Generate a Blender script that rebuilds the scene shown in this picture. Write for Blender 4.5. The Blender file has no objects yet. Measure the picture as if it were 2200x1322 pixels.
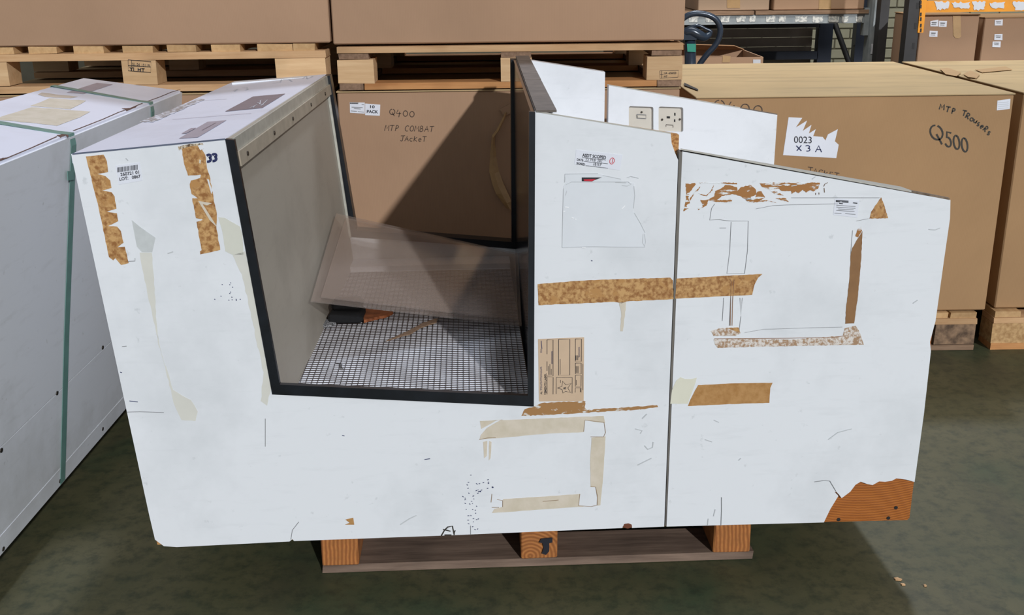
import bpy, bmesh, math, random
from mathutils import Vector, Matrix
from mathutils.geometry import tessellate_polygon
random.seed(7)
scene = bpy.context.scene
COL = scene.collection
# ------------------------------------------------------------ camera
FPX = 2260.0; CAM = Vector((0, 0, 1.353)); PITCH = 18.2; ROLL = -0.7
ROT = Matrix.Rotation(math.radians(90 - PITCH), 3, 'X') @ Matrix.Rotation(math.radians(ROLL), 3, 'Z')
cam = bpy.data.cameras.new('camera'); camo = bpy.data.objects.new('camera', cam); COL.objects.link(camo)
cam.sensor_width = 36; cam.lens = FPX / 2200 * 36; cam.clip_end = 100
camo.matrix_world = Matrix.Translation(CAM) @ ROT.to_4x4()
scene.camera = camo
# ------------------------------------------------------------ light
scene.view_settings.view_transform = 'Standard'; scene.view_settings.look = 'None'
scene.view_settings.exposure = 0.06; scene.view_settings.gamma = 1.0
scene.view_settings.use_curve_mapping = False
w = bpy.data.worlds.new('world'); scene.world = w; w.use_nodes = True
w.node_tree.nodes['Background'].inputs[0].default_value = (0.84, 0.90, 1.0, 1)
w.node_tree.nodes['Background'].inputs[1].default_value = 0.30
sd = bpy.data.lights.new('sun', 'SUN'); sd.energy = 2.25; sd.angle = math.radians(1.2); sd.color = (0.985, 0.99, 1.0)
so = bpy.data.objects.new('sun', sd); COL.objects.link(so); so.location = (2, -5, 4)
so.rotation_euler = Vector((-0.39, 1.0, -0.46)).to_track_quat('-Z', 'Y').to_euler()
def area(name, loc, to, sx, sy, e, c):
    l = bpy.data.lights.new(name, 'AREA'); l.shape = 'RECTANGLE'; l.size = sx; l.size_y = sy; l.energy = e; l.color = c
    o = bpy.data.objects.new(name, l); COL.objects.link(o); o.location = loc
    o.rotation_euler = (Vector(to) - Vector(loc)).to_track_quat('-Z', 'Y').to_euler()
kd = bpy.data.lights.new('skylight', 'SUN'); kd.energy = 1.35; kd.angle = math.radians(5); kd.color = (0.80, 0.87, 1.0)
ko = bpy.data.objects.new('skylight', kd); COL.objects.link(ko); ko.location = (2, 8, 9)
ko.rotation_euler = Vector((-0.2, -1.0, -1.45)).to_track_quat('-Z', 'Y').to_euler()
area('rear_aisle_fill', (1.5, 4.9, 3.6), (2.0, 7.4, 0.6), 2.0, .4, 65, (1.0, .97, .90))  # unseen fill light added to brighten the racks and back wall

# ------------------------------------------------------------ geometry of planes (each surface has its own real place)
def ray(u, v): return ROT @ Vector(((u - 1100) / FPX, -(v - 661) / FPX, -1))
class Plane:
    def __init__(s, p, n): s.p = Vector(p); s.n = Vector(n).normalized()
    def __call__(s, u, v, off=0.0):
        d = ray(u, v); t = ((s.p + s.n * off - CAM).dot(s.n)) / d.dot(s.n); return CAM + d * t
def plane3(a, b, c): return Plane(a, (Vector(b) - Vector(a)).cross(Vector(c) - Vector(a)))
def YP(y): return Plane((0, y, 0), (0, 1, 0))
def ZP(z): return Plane((0, 0, z), (0, 0, 1))
FA0 = Vector((-.783, 2.035, 0)); FD = Vector((1.676, .069, 0)).normalized(); FN = Vector((-FD.y, FD.x, 0))
FP = Plane(FA0, FN)                       # front face of the counter; off grows backwards
UP = Vector((0, 0, 1))

# ------------------------------------------------------------ materials
MATS = {}
def new_mat(name):
    m = bpy.data.materials.new(name); m.use_nodes = True; nt = m.node_tree
    return m, nt, nt.nodes['Principled BSDF']
def rgb(r, g, b):
    f = lambda c: (c / 255 / 12.92) if c / 255 <= .04045 else ((c / 255 + .055) / 1.055) ** 2.4
    return (f(r), f(g), f(b), 1)
def coords(nt, scale=(1, 1, 1), rot=(0, 0, 0), kind='Object'):
    tc = nt.nodes.new('ShaderNodeTexCoord'); mp = nt.nodes.new('ShaderNodeMapping')
    nt.links.new(tc.outputs[kind], mp.inputs[0]); mp.inputs['Scale'].default_value = scale; mp.inputs['Rotation'].default_value = rot
    return mp.outputs[0]
def noise(nt, vec, scale, detail=4, rough=.55):
    n = nt.nodes.new('ShaderNodeTexNoise'); n.inputs['Scale'].default_value = scale; n.inputs['Detail'].default_value = detail
    n.inputs['Roughness'].default_value = rough; nt.links.new(vec, n.inputs['Vector']); return n.outputs['Fac']
def ramp(nt, fac, stops):
    r = nt.nodes.new('ShaderNodeValToRGB'); el = r.color_ramp.elements
    el[0].position, el[0].color = stops[0]; el[1].position, el[1].color = stops[-1]
    for p, c in stops[1:-1]:
        e = el.new(p); e.color = c
    nt.links.new(fac, r.inputs[0]); return r.outputs[0]
def mixc(nt, fac, a, b, mode='MIX'):
    m = nt.nodes.new('ShaderNodeMix'); m.data_type = 'RGBA'; m.blend_type = mode
    for sock, val in ((m.inputs[0], fac), (m.inputs[6], a), (m.inputs[7], b)):
        if hasattr(val, 'links'): nt.links.new(val, sock)
        else: sock.default_value = val
    return m.outputs[2]
def bump(nt, b, h, strength=.3, dist=.002):
    n = nt.nodes.new('ShaderNodeBump'); n.inputs['Strength'].default_value = strength; n.inputs['Distance'].default_value = dist
    nt.links.new(h, n.inputs['Height']); nt.links.new(n.outputs[0], b.inputs['Normal'])
def plain(name, col, rough=.5, metal=0.0, var=.12, scale=12, spec=None):
    if name in MATS: return MATS[name]
    m, nt, b = new_mat(name); v = coords(nt); f = noise(nt, v, scale)
    d = tuple(c * (1 - var) for c in col[:3]) + (1,); l = tuple(min(1, c * (1 + var)) for c in col[:3]) + (1,)
    nt.links.new(ramp(nt, f, [(.3, d), (.7, l)]), b.inputs['Base Color'])
    b.inputs['Roughness'].default_value = rough; b.inputs['Metallic'].default_value = metal
    if spec is not None: b.inputs['Specular IOR Level'].default_value = spec
    MATS[name] = m; return m
def laminate(name, base, dirt, rough=.22, amount=.5, fine=.12, spec=.5):
    m, nt, b = new_mat(name); v = coords(nt)
    f1 = noise(nt, v, 3.2, 6, .62); f2 = noise(nt, coords(nt, (1, 1, 6)), 9, 5, .6); f3 = noise(nt, v, 45, 3, .6)
    c = mixc(nt, ramp(nt, f1, [(.50, (0, 0, 0, 1)), (.80, (amount,) * 3 + (1,))]), base, dirt)
    c = mixc(nt, ramp(nt, f2, [(.56, (0, 0, 0, 1)), (.85, (amount * .45,) * 3 + (1,))]), c, dirt)
    c = mixc(nt, ramp(nt, f3, [(.68, (0, 0, 0, 1)), (.76, (fine,) * 3 + (1,))]), c, dirt)
    nt.links.new(c, b.inputs['Base Color'])
    b.inputs['Roughness'].default_value = rough; b.inputs['Specular IOR Level'].default_value = spec
    bump(nt, b, noise(nt, v, 160, 2), .05, .0005); MATS[name] = m; return m
def wood(name, a, b_, axis='x', rough=.75, dark=None):
    if name in MATS: return MATS[name]
    m, nt, b = new_mat(name)
    sc = {'x': (.08, 1, 1), 'y': (1, .08, 1), 'z': (1, 1, .08)}[axis]
    oi = nt.nodes.new('ShaderNodeObjectInfo'); add = nt.nodes.new('ShaderNodeVectorMath'); add.operation = 'MULTIPLY_ADD'
    tc = nt.nodes.new('ShaderNodeTexCoord'); mp = nt.nodes.new('ShaderNodeMapping'); mp.inputs['Scale'].default_value = sc
    nt.links.new(oi.outputs['Random'], add.inputs[0]); add.inputs[1].default_value = (7, 9, 5); nt.links.new(tc.outputs['Object'], add.inputs[2])
    nt.links.new(add.outputs[0], mp.inputs[0])
    f = noise(nt, mp.outputs[0], 70, 5, .6); g = noise(nt, add.outputs[0], 4, 3)
    c = ramp(nt, f, [(.3, a), (.7, b_)])
    hsv = nt.nodes.new('ShaderNodeHueSaturation'); nt.links.new(c, hsv.inputs['Color'])
    mr = nt.nodes.new('ShaderNodeMapRange'); nt.links.new(oi.outputs['Random'], mr.inputs[0]); mr.inputs[3].default_value = .78; mr.inputs[4].default_value = 1.12
    nt.links.new(mr.outputs[0], hsv.inputs['Value'])
    c = mixc(nt, ramp(nt, g, [(.5, (0, 0, 0, 1)), (.75, (.5,) * 3 + (1,))]), hsv.outputs[0], dark or tuple(x * .45 for x in a[:3]) + (1,))
    nt.links.new(c, b.inputs['Base Color']); b.inputs['Roughness'].default_value = rough; b.inputs['Specular IOR Level'].default_value = .2
    bump(nt, b, f, .35, .002); MATS[name] = m; return m
def endgrain(name, a, b_, center=(0, 0, 0), scale=60):
    m, nt, b = new_mat(name)
    tc = nt.nodes.new('ShaderNodeTexCoord'); mp = nt.nodes.new('ShaderNodeMapping'); mp.inputs['Location'].default_value = center
    nt.links.new(tc.outputs['Object'], mp.inputs[0])
    wv = nt.nodes.new('ShaderNodeTexWave'); wv.wave_type = 'RINGS'; wv.rings_direction = 'Y'; wv.inputs['Scale'].default_value = scale
    wv.inputs['Distortion'].default_value = 3; wv.inputs['Detail'].default_value = 3; wv.inputs['Detail Scale'].default_value = .6
    nt.links.new(mp.outputs[0], wv.inputs['Vector'])
    f = noise(nt, mp.outputs[0], 60)
    c = mixc(nt, wv.outputs['Fac'], a, b_); c = mixc(nt, ramp(nt, f, [(.35, (0, 0, 0, 1)), (.8, (.6,) * 3 + (1,))]), c, tuple(x * .5 for x in a[:3]) + (1,))
    nt.links.new(c, b.inputs['Base Color']); b.inputs['Roughness'].default_value = .8; bump(nt, b, wv.outputs['Fac'], .4, .002)
    MATS[name] = m; return m
def cardboard(name, base, dust=None, amt=0.0):
    m, nt, b = new_mat(name); v = coords(nt)
    f = noise(nt, v, 2.0, 4); g = noise(nt, coords(nt, (1, 1, 40)), 14, 3)
    lo = tuple(c * .90 for c in base[:3]) + (1,); hi = tuple(c * 1.07 for c in base[:3]) + (1,)
    c = ramp(nt, f, [(.3, lo), (.7, hi)])
    c = mixc(nt, .14, c, ramp(nt, g, [(.35, lo), (.65, hi)]), 'MULTIPLY') if False else c
    if dust:
        d = noise(nt, coords(nt, (.6, 3.0, 1)), 3.0, 6, .6)
        c = mixc(nt, ramp(nt, d, [(.48, (0, 0, 0, 1)), (.66, (amt,) * 3 + (1,))]), c, dust)
    nt.links.new(c, b.inputs['Base Color']); b.inputs['Roughness'].default_value = .85; b.inputs['Specular IOR Level'].default_value = .15
    wv = nt.nodes.new('ShaderNodeTexWave'); wv.wave_type = 'BANDS'; wv.bands_direction = 'X'; wv.inputs['Scale'].default_value = 60; wv.inputs['Distortion'].default_value = .6
    nt.links.new(v, wv.inputs['Vector']); bump(nt, b, wv.outputs['Fac'], .06, .001)
    MATS[name] = m; return m
def mottled(name, a, b_, scale=90, lo=.42, hi=.58, rough=.5, stretch=(1, 1, 1), rot=(0, 0, 0), c3=None):
    m, nt, b = new_mat(name); v = coords(nt, stretch, rot)
    f = noise(nt, v, scale, 4, .6)
    c = ramp(nt, f, [(lo, a), (hi, b_)])
    if c3: c = mixc(nt, ramp(nt, noise(nt, v, scale * .35, 3), [(.56, (0, 0, 0, 1)), (.62, (1, 1, 1, 1))]), c, c3)
    nt.links.new(c, b.inputs['Base Color']); b.inputs['Roughness'].default_value = rough; bump(nt, b, f, .15, .0006)
    MATS[name] = m; return m

WHITE = rgb(232, 238, 242)
M_face = laminate('white_laminate_front', rgb(231, 235, 240), rgb(176, 182, 186), .32, .38, .35)
M_top = laminate('white_laminate_top', rgb(232, 235, 250), rgb(175, 172, 176), .34, .3, .25, .28)
M_side = laminate('white_laminate_side', rgb(233, 236, 242), rgb(165, 165, 160), .35, .5, .4)
M_edge = plain('grey_edge_band', rgb(186, 184, 176), .4, 0, .08, 20)
M_greywall = laminate('grey_painted_board', rgb(176, 168, 155), rgb(130, 122, 112), .45, .5, .3, .3)
M_alu = plain('aluminium_strip', rgb(196, 196, 186), .4, .3, .12, 30)
M_tanstrip = plain('beige_batten', rgb(172, 160, 142), .6, 0, .12, 25)
M_black = plain('black_rubber_trim', rgb(20, 24, 30), .35, 0, .3, 30)
M_darkglass = plain('dark_acrylic_panel', rgb(22, 22, 28), .12, 0, .15, 6, .35)
M_braun = plain('worn_brown_edge', rgb(104, 94, 86), .6, 0, .25, 25)
M_core = mottled('chipboard_core', rgb(150, 98, 50), rgb(196, 148, 92), 160, .4, .6, .85)
M_darkgap = plain('dark_gap', rgb(45, 40, 36), .8)
M_glue = mottled('brown_tape_glue', rgb(150, 102, 56), rgb(202, 160, 106), 110, .38, .60, .45, c3=rgb(184, 138, 84))
M_glue2 = mottled('brown_tape_smooth', rgb(168, 122, 68), rgb(186, 142, 90), 60, .35, .6, .4)
M_streak = mottled('torn_brown_paper_streaks', rgb(164, 112, 58), rgb(226, 230, 232), 110, .56, .59, .5, (.22, 1, 1), (0, math.radians(-33), 0))
M_speck = mottled('tape_residue_mottled', rgb(168, 136, 106), rgb(224, 218, 212), 150, .42, .58, .5)
M_mask = mottled('masking_tape_aged', rgb(206, 196, 176), rgb(218, 208, 192), 30, .35, .65, .5)
M_yellowed = plain('yellowed_clear_tape', rgb(215, 216, 205), .2, 0, .03, 20)
M_cream = plain('cream_glue_patch', rgb(222, 221, 204), .25, 0, .03, 20)
M_faint = plain('faint_stain', rgb(216, 216, 208), .35, 0, .03, 20)
M_paper = plain('white_paper', rgb(226, 230, 240), .6, 0, .02, 20)
M_paper2 = plain('white_paper_dim', rgb(205, 208, 215), .6, 0, .04, 20)
M_kraft = plain('tan_paper_label', rgb(206, 180, 152), .6, 0, .05, 25)
M_ink = plain('black_ink', rgb(30, 32, 42), .6, 0, .1)
M_blueink = plain('blue_ink', rgb(34, 44, 92), .6, 0, .1)
M_marker = plain('marker_pen', rgb(70, 54, 44), .6, 0, .1)
M_marker2 = plain('marker_pen_black', rgb(52, 48, 42), .6, 0, .1)
M_red = plain('red_ink', rgb(205, 40, 60), .5, 0, .1)
M_scuff = plain('grey_scuff', rgb(120, 122, 124), .6, 0, .15)
M_scuffl = plain('light_scuff', rgb(196, 200, 203), .6, 0, .1)
M_glossw = plain('clear_sleeve', rgb(225, 230, 236), .1, 0, .02, 20)
M_greydec = plain('grey_sticker', rgb(128, 118, 128), .4, 0, .08, 30)
M_greydec2 = plain('pale_grey_sticker', rgb(168, 160, 172), .4, 0, .08, 30)
M_card = cardboard('cardboard', rgb(170, 136, 100))
M_card2 = cardboard('cardboard_pinkish', rgb(172, 140, 114))
M_cardtop = cardboard('dusty_cardboard_top', rgb(186, 162, 124), rgb(140, 126, 100), .5)
M_cardflap = cardboard('cardboard_flap', rgb(178, 140, 106))
M_parcel = plain('brown_parcel_tape', rgb(180, 146, 102), .45, 0, .1, 20)
M_woodx = wood('pine_board_x', rgb(196, 154, 112), rgb(216, 178, 136), 'x')
M_woody = wood('pine_board_y', rgb(190, 152, 108), rgb(208, 172, 126), 'y')
M_orangex = wood('orange_pine_board_x', rgb(176, 122, 76), rgb(196, 144, 94), 'x')
M_blockz = wood('pine_block', rgb(206, 168, 126), rgb(224, 190, 148), 'x', dark=rgb(176, 146, 104))
M_oldx = wood('weathered_board_x', rgb(126, 100, 80), rgb(162, 134, 110), 'x')
M_oldy = wood('weathered_board_y', rgb(116, 92, 74), rgb(152, 124, 102), 'y')
M_chipblock = mottled('chipboard_block', rgb(166, 128, 84), rgb(204, 168, 120), 60, .35, .65, .85)
M_dirtyblock = mottled('dirty_chipboard_block', rgb(84, 66, 52), rgb(150, 122, 96), 28, .35, .65, .85)
M_brownend = endgrain('brown_end_grain', rgb(190, 124, 66), rgb(148, 88, 42), (.02, 0, -.03), 34)
M_cornerwood = None
M_green = plain('green_strap', rgb(108, 148, 140), .35, 0, .12, 20)
M_rackgrey = mottled('rack_grey_steel', rgb(126, 134, 138), rgb(150, 156, 158), 14, .3, .7, .5)
M_rackblue = plain('rack_dark_blue_steel', rgb(38, 46, 62), .5, 0, .2, 8)
M_rackblack = plain('rack_black_steel', rgb(46, 46, 48), .6, 0, .2, 8)
M_orange = plain('rack_orange_beam', rgb(230, 150, 24), .45, 0, .12, 8)
M_truck = plain('pallet_truck_paint', rgb(44, 56, 72), .25, .2, .15, 8)
M_teal = plain('teal_sticker', rgb(40, 150, 130), .4)
M_plate = plain('beige_plastic_plate', rgb(206, 200, 188), .35, 0, .03, 10)
M_hole = plain('socket_hole', rgb(24, 24, 26), .6)
M_screw = plain('dark_screw', rgb(70, 66, 60), .4, .6)
M_wire = plain('brown_wire', rgb(58, 46, 42), .5, .2, .2)
M_inwhite = plain('white_lamp_tray', rgb(236, 238, 244), .5, 0, .03, 8)
M_foam = plain('black_foam', rgb(16, 17, 20), .9, 0, .3, 90)
M_rust = mottled('orange_leather_scrap', rgb(120, 66, 34), rgb(170, 100, 58), 40, .35, .65, .7)
M_dust = mottled('grey_fluff', rgb(60, 60, 62), rgb(160, 160, 162), 260, .4, .6, .95)
def mk_floor():
    m, nt, b = new_mat('green_painted_concrete'); v = coords(nt)
    f1 = noise(nt, v, 1.6, 6, .6); f2 = noise(nt, v, 26, 6, .7); f3 = noise(nt, coords(nt, (1, .35, 1), (0, 0, .3)), 6, 5, .6)
    c = ramp(nt, f1, [(.34, rgb(58, 74, 55)), (.50, rgb(82, 81, 58)), (.66, rgb(94, 90, 66))])
    c = mixc(nt, ramp(nt, f2, [(.46, (0, 0, 0, 1)), (.66, (.65,) * 3 + (1,))]), c, rgb(46, 54, 42))
    c = mixc(nt, ramp(nt, f3, [(.52, (0, 0, 0, 1)), (.76, (.7,) * 3 + (1,))]), c, rgb(62, 62, 50))
    nt.links.new(c, b.inputs['Base Color'])
    r = ramp(nt, f1, [(.3, (.42,) * 3 + (1,)), (.7, (.62,) * 3 + (1,))]); nt.links.new(r, b.inputs['Roughness'])
    b.inputs['Specular IOR Level'].default_value = .3
    bump(nt, b, f2, .25, .003); return m
M_floor = mk_floor()
M_brick = plain('painted_brick', rgb(202, 198, 172), .7, 0, .08, 6)
M_mortar = plain('mortar', rgb(128, 124, 108), .9)
def mk_acrylic():
    m, nt, b = new_mat('scuffed_clear_acrylic'); nt.nodes.remove(b); out = nt.nodes['Material Output']
    v = coords(nt, (1, .3, 1)); f = noise(nt, v, 22, 5, .65); g = noise(nt, coords(nt), 3, 3)
    tr = nt.nodes.new('ShaderNodeBsdfTransparent'); tr.inputs[0].default_value = (.95, .935, .925, 1)
    df = nt.nodes.new('ShaderNodeBsdfDiffuse'); df.inputs[0].default_value = rgb(178, 166, 158)
    gl = nt.nodes.new('ShaderNodeBsdfGlossy'); gl.inputs[0].default_value = (.9, .9, .9, 1); gl.inputs['Roughness'].default_value = .12
    lw_ = nt.nodes.new('ShaderNodeLayerWeight'); pw = nt.nodes.new('ShaderNodeMath'); pw.operation = 'POWER'; pw.inputs[1].default_value = 4
    nt.links.new(lw_.outputs['Facing'], pw.inputs[0])
    fr = nt.nodes.new('ShaderNodeMath'); fr.operation = 'MULTIPLY_ADD'; fr.inputs[1].default_value = .6; fr.inputs[2].default_value = .03; nt.links.new(pw.outputs[0], fr.inputs[0])
    mx = nt.nodes.new('ShaderNodeMixShader'); mx2 = nt.nodes.new('ShaderNodeMixShader')
    h = mixc(nt, .5, ramp(nt, f, [(.3, (.10,) * 3 + (1,)), (.7, (.20,) * 3 + (1,))]), ramp(nt, g, [(.3, (.08,) * 3 + (1,)), (.7, (.24,) * 3 + (1,))]))
    nt.links.new(h, mx.inputs[0]); nt.links.new(tr.outputs[0], mx.inputs[1]); nt.links.new(df.outputs[0], mx.inputs[2])
    nt.links.new(fr.outputs[0], mx2.inputs[0]); nt.links.new(mx.outputs[0], mx2.inputs[1]); nt.links.new(gl.outputs[0], mx2.inputs[2])
    nt.links.new(mx2.outputs[0], out.inputs[0]); return m
M_acrylic = mk_acrylic()

# ------------------------------------------------------------ object helpers
def tag(o, label=None, cat=None, group=None, kind=None):
    if label: o['label'] = label
    if cat: o['category'] = cat
    if group: o['group'] = group
    if kind: o['kind'] = kind
    return o
def thing(name, label, cat, loc=(0, 0, 0), rz=0.0, group=None):
    o = bpy.data.objects.new(name, None); COL.objects.link(o); o.empty_display_size = .1
    o.location = loc; o.rotation_euler = (0, 0, rz); return tag(o, label, cat, group)
def depth_origin(o):
    v = Vector((0, 0, 0))
    while o is not None: v += o.location; o = o.parent
    return v
def link(name, me, mat, parent=None, world=True, label=None):
    """world=True: mesh vertices are in world space; moved to be relative to the parent chain (unrotated parents)"""
    if world and parent is not None:
        me.transform(Matrix.Translation(-depth_origin(parent)))
    me.materials.append(mat); o = bpy.data.objects.new(name, me); COL.objects.link(o); o.parent = parent
    if label: o['label'] = label
    return o
def mesh(verts, faces):
    me = bpy.data.meshes.new('m'); me.from_pydata([tuple(v) for v in verts], [], faces); me.update(); return me
def fix(me):
    bm = bmesh.new(); bm.from_mesh(me); bmesh.ops.recalc_face_normals(bm, faces=bm.faces); bm.to_mesh(me); bm.free(); return me
def slab(loops, vec):
    """polygon(s) (first the outline, then holes) extruded along vec"""
    if not isinstance(loops[0], (list, tuple)) or isinstance(loops[0], Vector): loops = [loops]
    loops = [[Vector(p) for p in l] for l in loops]
    flat = [p for l in loops for p in l]; n = len(flat); vec = Vector(vec)
    tris = tessellate_polygon(loops)
    V = flat + [p + vec for p in flat]
    Fc = [tuple(t) for t in tris] + [tuple(i + n for i in reversed(t)) for t in tris]
    k = 0
    for l in loops:
        m = len(l)
        for i in range(m):
            a, b = k + i, k + (i + 1) % m; Fc.append((a, b, b + n, a + n))
        k += m
    return fix(mesh(V, Fc))
def boxm(x0, x1, y0, y1, z0, z1, bev=0.0, jit=0.0):
    V = [Vector((x, y, z)) for x in (x0, x1) for y in (y0, y1) for z in (z0, z1)]
    if jit: V = [v + Vector([random.uniform(-jit, jit) for _ in range(3)]) for v in V]
    me = mesh(V, [(0, 1, 3, 2), (4, 6, 7, 5), (0, 4, 5, 1), (2, 3, 7, 6), (0, 2, 6, 4), (1, 5, 7, 3)])
    bm = bmesh.new(); bm.from_mesh(me); bmesh.ops.recalc_face_normals(bm, faces=bm.faces)
    if bev: bmesh.ops.bevel(bm, geom=list(bm.edges), offset=bev, segments=1, affect='EDGES')
    bm.to_mesh(me); bm.free(); return me
def hexa(P8):
    """P8: bottom four then top four corners"""
    return fix(mesh(P8, [(0, 1, 2, 3), (7, 6, 5, 4), (0, 4, 5, 1), (1, 5, 6, 2), (2, 6, 7, 3), (3, 7, 4, 0)]))
def tube(pts, r, seg=8, closed=False):
    pts = [Vector(p) for p in pts]; V = []; Fc = []; n = len(pts)
    for i, p in enumerate(pts):
        a = pts[(i - 1) % n] if (i or closed) else p; b = pts[(i + 1) % n] if (i < n - 1 or closed) else p
        t = (b - a).normalized(); x = t.cross(Vector((.123, .9, .2))).normalized(); y = t.cross(x)
        rr = r[i] if isinstance(r, (list, tuple)) else r
        for k in range(seg):
            an = 2 * math.pi * k / seg; V.append(p + (x * math.cos(an) + y * math.sin(an)) * rr)
    for i in range(n if closed else n - 1):
        for k in range(seg):
            a = i * seg + k; b = i * seg + (k + 1) % seg; j = ((i + 1) % n) * seg
            Fc.append((a, b, j + (k + 1) % seg, j + k))
    if not closed:
        Fc.append(tuple(range(seg))[::-1]); Fc.append(tuple((n - 1) * seg + k for k in range(seg)))
    me = fix(mesh(V, Fc))
    for p in me.polygons: p.use_smooth = len(p.vertices) == 4
    return me
def smooth(pts, k=6, closed=False):
    out = []; n = len(pts); P = [Vector(p) for p in pts]
    for i in range(n if closed else n - 1):
        g = lambda j: P[j % n] if closed else P[max(0, min(n - 1, j))]
        a, b, c, d = g(i - 1), g(i), g(i + 1), g(i + 2)
        for s in range(k):
            t = s / k
            out.append(.5 * ((2 * b) + (c - a) * t + (2 * a - 5 * b + 4 * c - d) * t * t + (3 * b - a - 3 * c + d) * t ** 3))
    if not closed: out.append(P[-1])
    return out
def joinm(ms):
    bm = bmesh.new()
    for m in ms: bm.from_mesh(m)
    me = bpy.data.meshes.new('m'); bm.to_mesh(me); bm.free(); return me
def jag(pts, amp=1.0, step=7.0):
    out = []; n = len(pts)
    for i in range(n):
        a = Vector(pts[i] + (0,)) if len(pts[i]) == 2 else Vector(pts[i]); b = pts[(i + 1) % n]; b = Vector((b[0], b[1], 0))
        L = (b - a).length; k = max(1, int(L / step)); nn = Vector((-(b - a).y, (b - a).x, 0)).normalized()
        for s in range(k):
            q = a + (b - a) * (s / k) + nn * (random.uniform(-amp, amp) if s else random.uniform(-.3, .3) * amp)
            out.append((q.x, q.y))
    return out
def decal(name, pts, plane, mat, parent, off=-.0006, th=.0005, amp=0.0, step=7.0, label=None):
    """thin real patch lying on a plane; off: distance in front (-) of the plane"""
    if amp: pts = jag(pts, amp, step)
    P = [plane(u, v, off) for u, v in pts]
    return link(name, slab(P, plane.n * th), mat, parent, True, label)
def zo(pts, s, ox, oy): return [(x / s + ox, y / s + oy) for x, y in pts]
# ---- flat print: ribbons and type
def ribbons(polys, wd, plane, off=-.0012):
    """polys: lists of pixel points; wd in metres"""
    V = []; Fc = []
    for pl in polys:
        P = [plane(u, v, off) for u, v in pl]
        if len(P) < 2: continue
        base = len(V)
        for i, p in enumerate(P):
            t = (P[min(i + 1, len(P) - 1)] - P[max(i - 1, 0)])
            if t.length < 1e-9: t = Vector((1, 0, 0))
            s = t.normalized().cross(plane.n) * (wd / 2); V += [p + s, p - s]
        for i in range(len(P) - 1):
            a = base + 2 * i; Fc.append((a, a + 1, a + 3, a + 2))
    return mesh(V, Fc)
def print_lines(name, polys, wd, plane, mat, parent, off=-.0012, label=None):
    o = link(name, ribbons(polys, wd, plane, off), mat, parent, True, label)
    if len(polys) > 1 and name not in ('form_lines', 'handwriting', 'marker_writing', 'handwritten_number'): o['kind'] = 'stuff'
    return o
def A(cx, cy, rx, ry, a0, a1, n=10): return [(cx + rx * math.cos(math.radians(a0 + (a1 - a0) * i / n)), cy + ry * math.sin(math.radians(a0 + (a1 - a0) * i / n))) for i in range(n + 1)]
GL = {
 'Q': [A(.5, .55, .45, .45, 100, 440, 16), [(.5, .45), (.75, .1), (.9, -.12)]],
 'O': [A(.5, .5, .42, .48, 90, 450, 14)], '0': [A(.5, .48, .38, .46, 80, 445, 14)],
 '4': [[(.35, 1), (.1, .4), (.9, .42)], [(.65, .7), (.55, -.2)]],
 '5': [[(.9, 1), (.35, .98), (.3, .6)] + A(.42, .32, .4, .32, 80, -150, 10)],
 '2': [A(.45, .72, .35, .28, 170, -30, 8) + [(.1, .02), (.9, .05)]],
 '3': [A(.4, .74, .38, .25, 150, -80, 8) + A(.4, .26, .45, .27, 80, -115, 9)],
 '1': [[(.5, 1), (.45, 0)]],
 'M': [[(0, 0), (.15, 1), (.5, .35), (.9, 1), (1, 0)]], 'T': [[(-.05, .95), (1.0, 1.0)], [(.5, .98), (.45, 0)]],
 'P': [[(.2, 0), (.3, 1)] + A(.4, .75, .45, .25, 100, -90, 8) + [(.2, .45)]],
 'C': [A(.6, .5, .5, .48, 50, 300, 12)], 'B': [[(.1, 0), (.2, 1)] + A(.3, .76, .4, .24, 80, -80, 6) + A(.3, .26, .55, .27, 80, -100, 7)],
 'A': [[(0, 0), (.5, 1), (.95, 0)], [(.2, .4), (.85, .42)]],
 'J': [[(.0, 1), (1.1, 1.05)], [(.6, 1), (.55, .2)] + A(.3, .2, .27, .2, 0, -170, 6)],
 'K': [[(.15, 1), (.1, 0)], [(.8, .8), (.15, .4), (.85, .0)]], 'E': [[(.8, .9), (.2, .95), (.1, .05), (.85, .02)], [(.15, .5), (.7, .52)]],
 'R': [[(.1, 0), (.2, 1)] + A(.35, .75, .45, .25, 100, -90, 8) + [(.2, .48), (.9, 0)]],
 'o': [A(.5, .3, .38, .3, 90, 450, 10)], 'u': [[(.1, .6), (.15, .15), (.45, .02), (.75, .2), (.85, .6), (.85, 0)]],
 's': [A(.5, .45, .3, .16, 60, 260, 6) + A(.5, .15, .32, .16, 80, -130, 6)], 'e': [[(.2, .3), (.8, .35)] + A(.5, .3, .32, .3, 10, 310, 10)],
 'r': [[(.2, .6), (.2, 0)], A(.55, .35, .35, .25, 170, 50, 5)], 'c': [A(.55, .3, .4, .3, 50, 310, 8)], 'n': [[(.1, 0), (.15, .6)], A(.45, .3, .33, .28, 170, 0, 6) + [(.8, 0)]],
 'F': [[(.9, 1), (.15, .95), (.1, 0)], [(.12, .5), (.7, .52)]], 'X': [[(0, .9), (.9, .0)], [(.9, 1), (.1, 0)]], 'Y': [[(0, 1), (.45, .5)], [(.9, 1), (.3, 0)]],
 'm': [[(.1, 0), (.12, .6), (.4, .1), (.7, .6), (.85, 0)]], '/': [[(.8, 1), (.2, 0)]], '-': [[(.1, .5), (.9, .5)]], ' ': [],
}
def hand(text, o, ux, uy, adv=1.25, jitter=.04):
    """pixel origin o, ux = pixel vector per glyph width, uy = pixel vector per glyph height"""
    out = []; x = 0
    for ch in text:
        for st in GL.get(ch, []):
            out.append([(o[0] + ux[0] * (x + a) + uy[0] * (b + random.uniform(-jitter, jitter) * .3), o[1] + ux[1] * (x + a) + uy[1] * b) for a, b in st])
        x += adv
    return out
FONT_CACHE = {}
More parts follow.
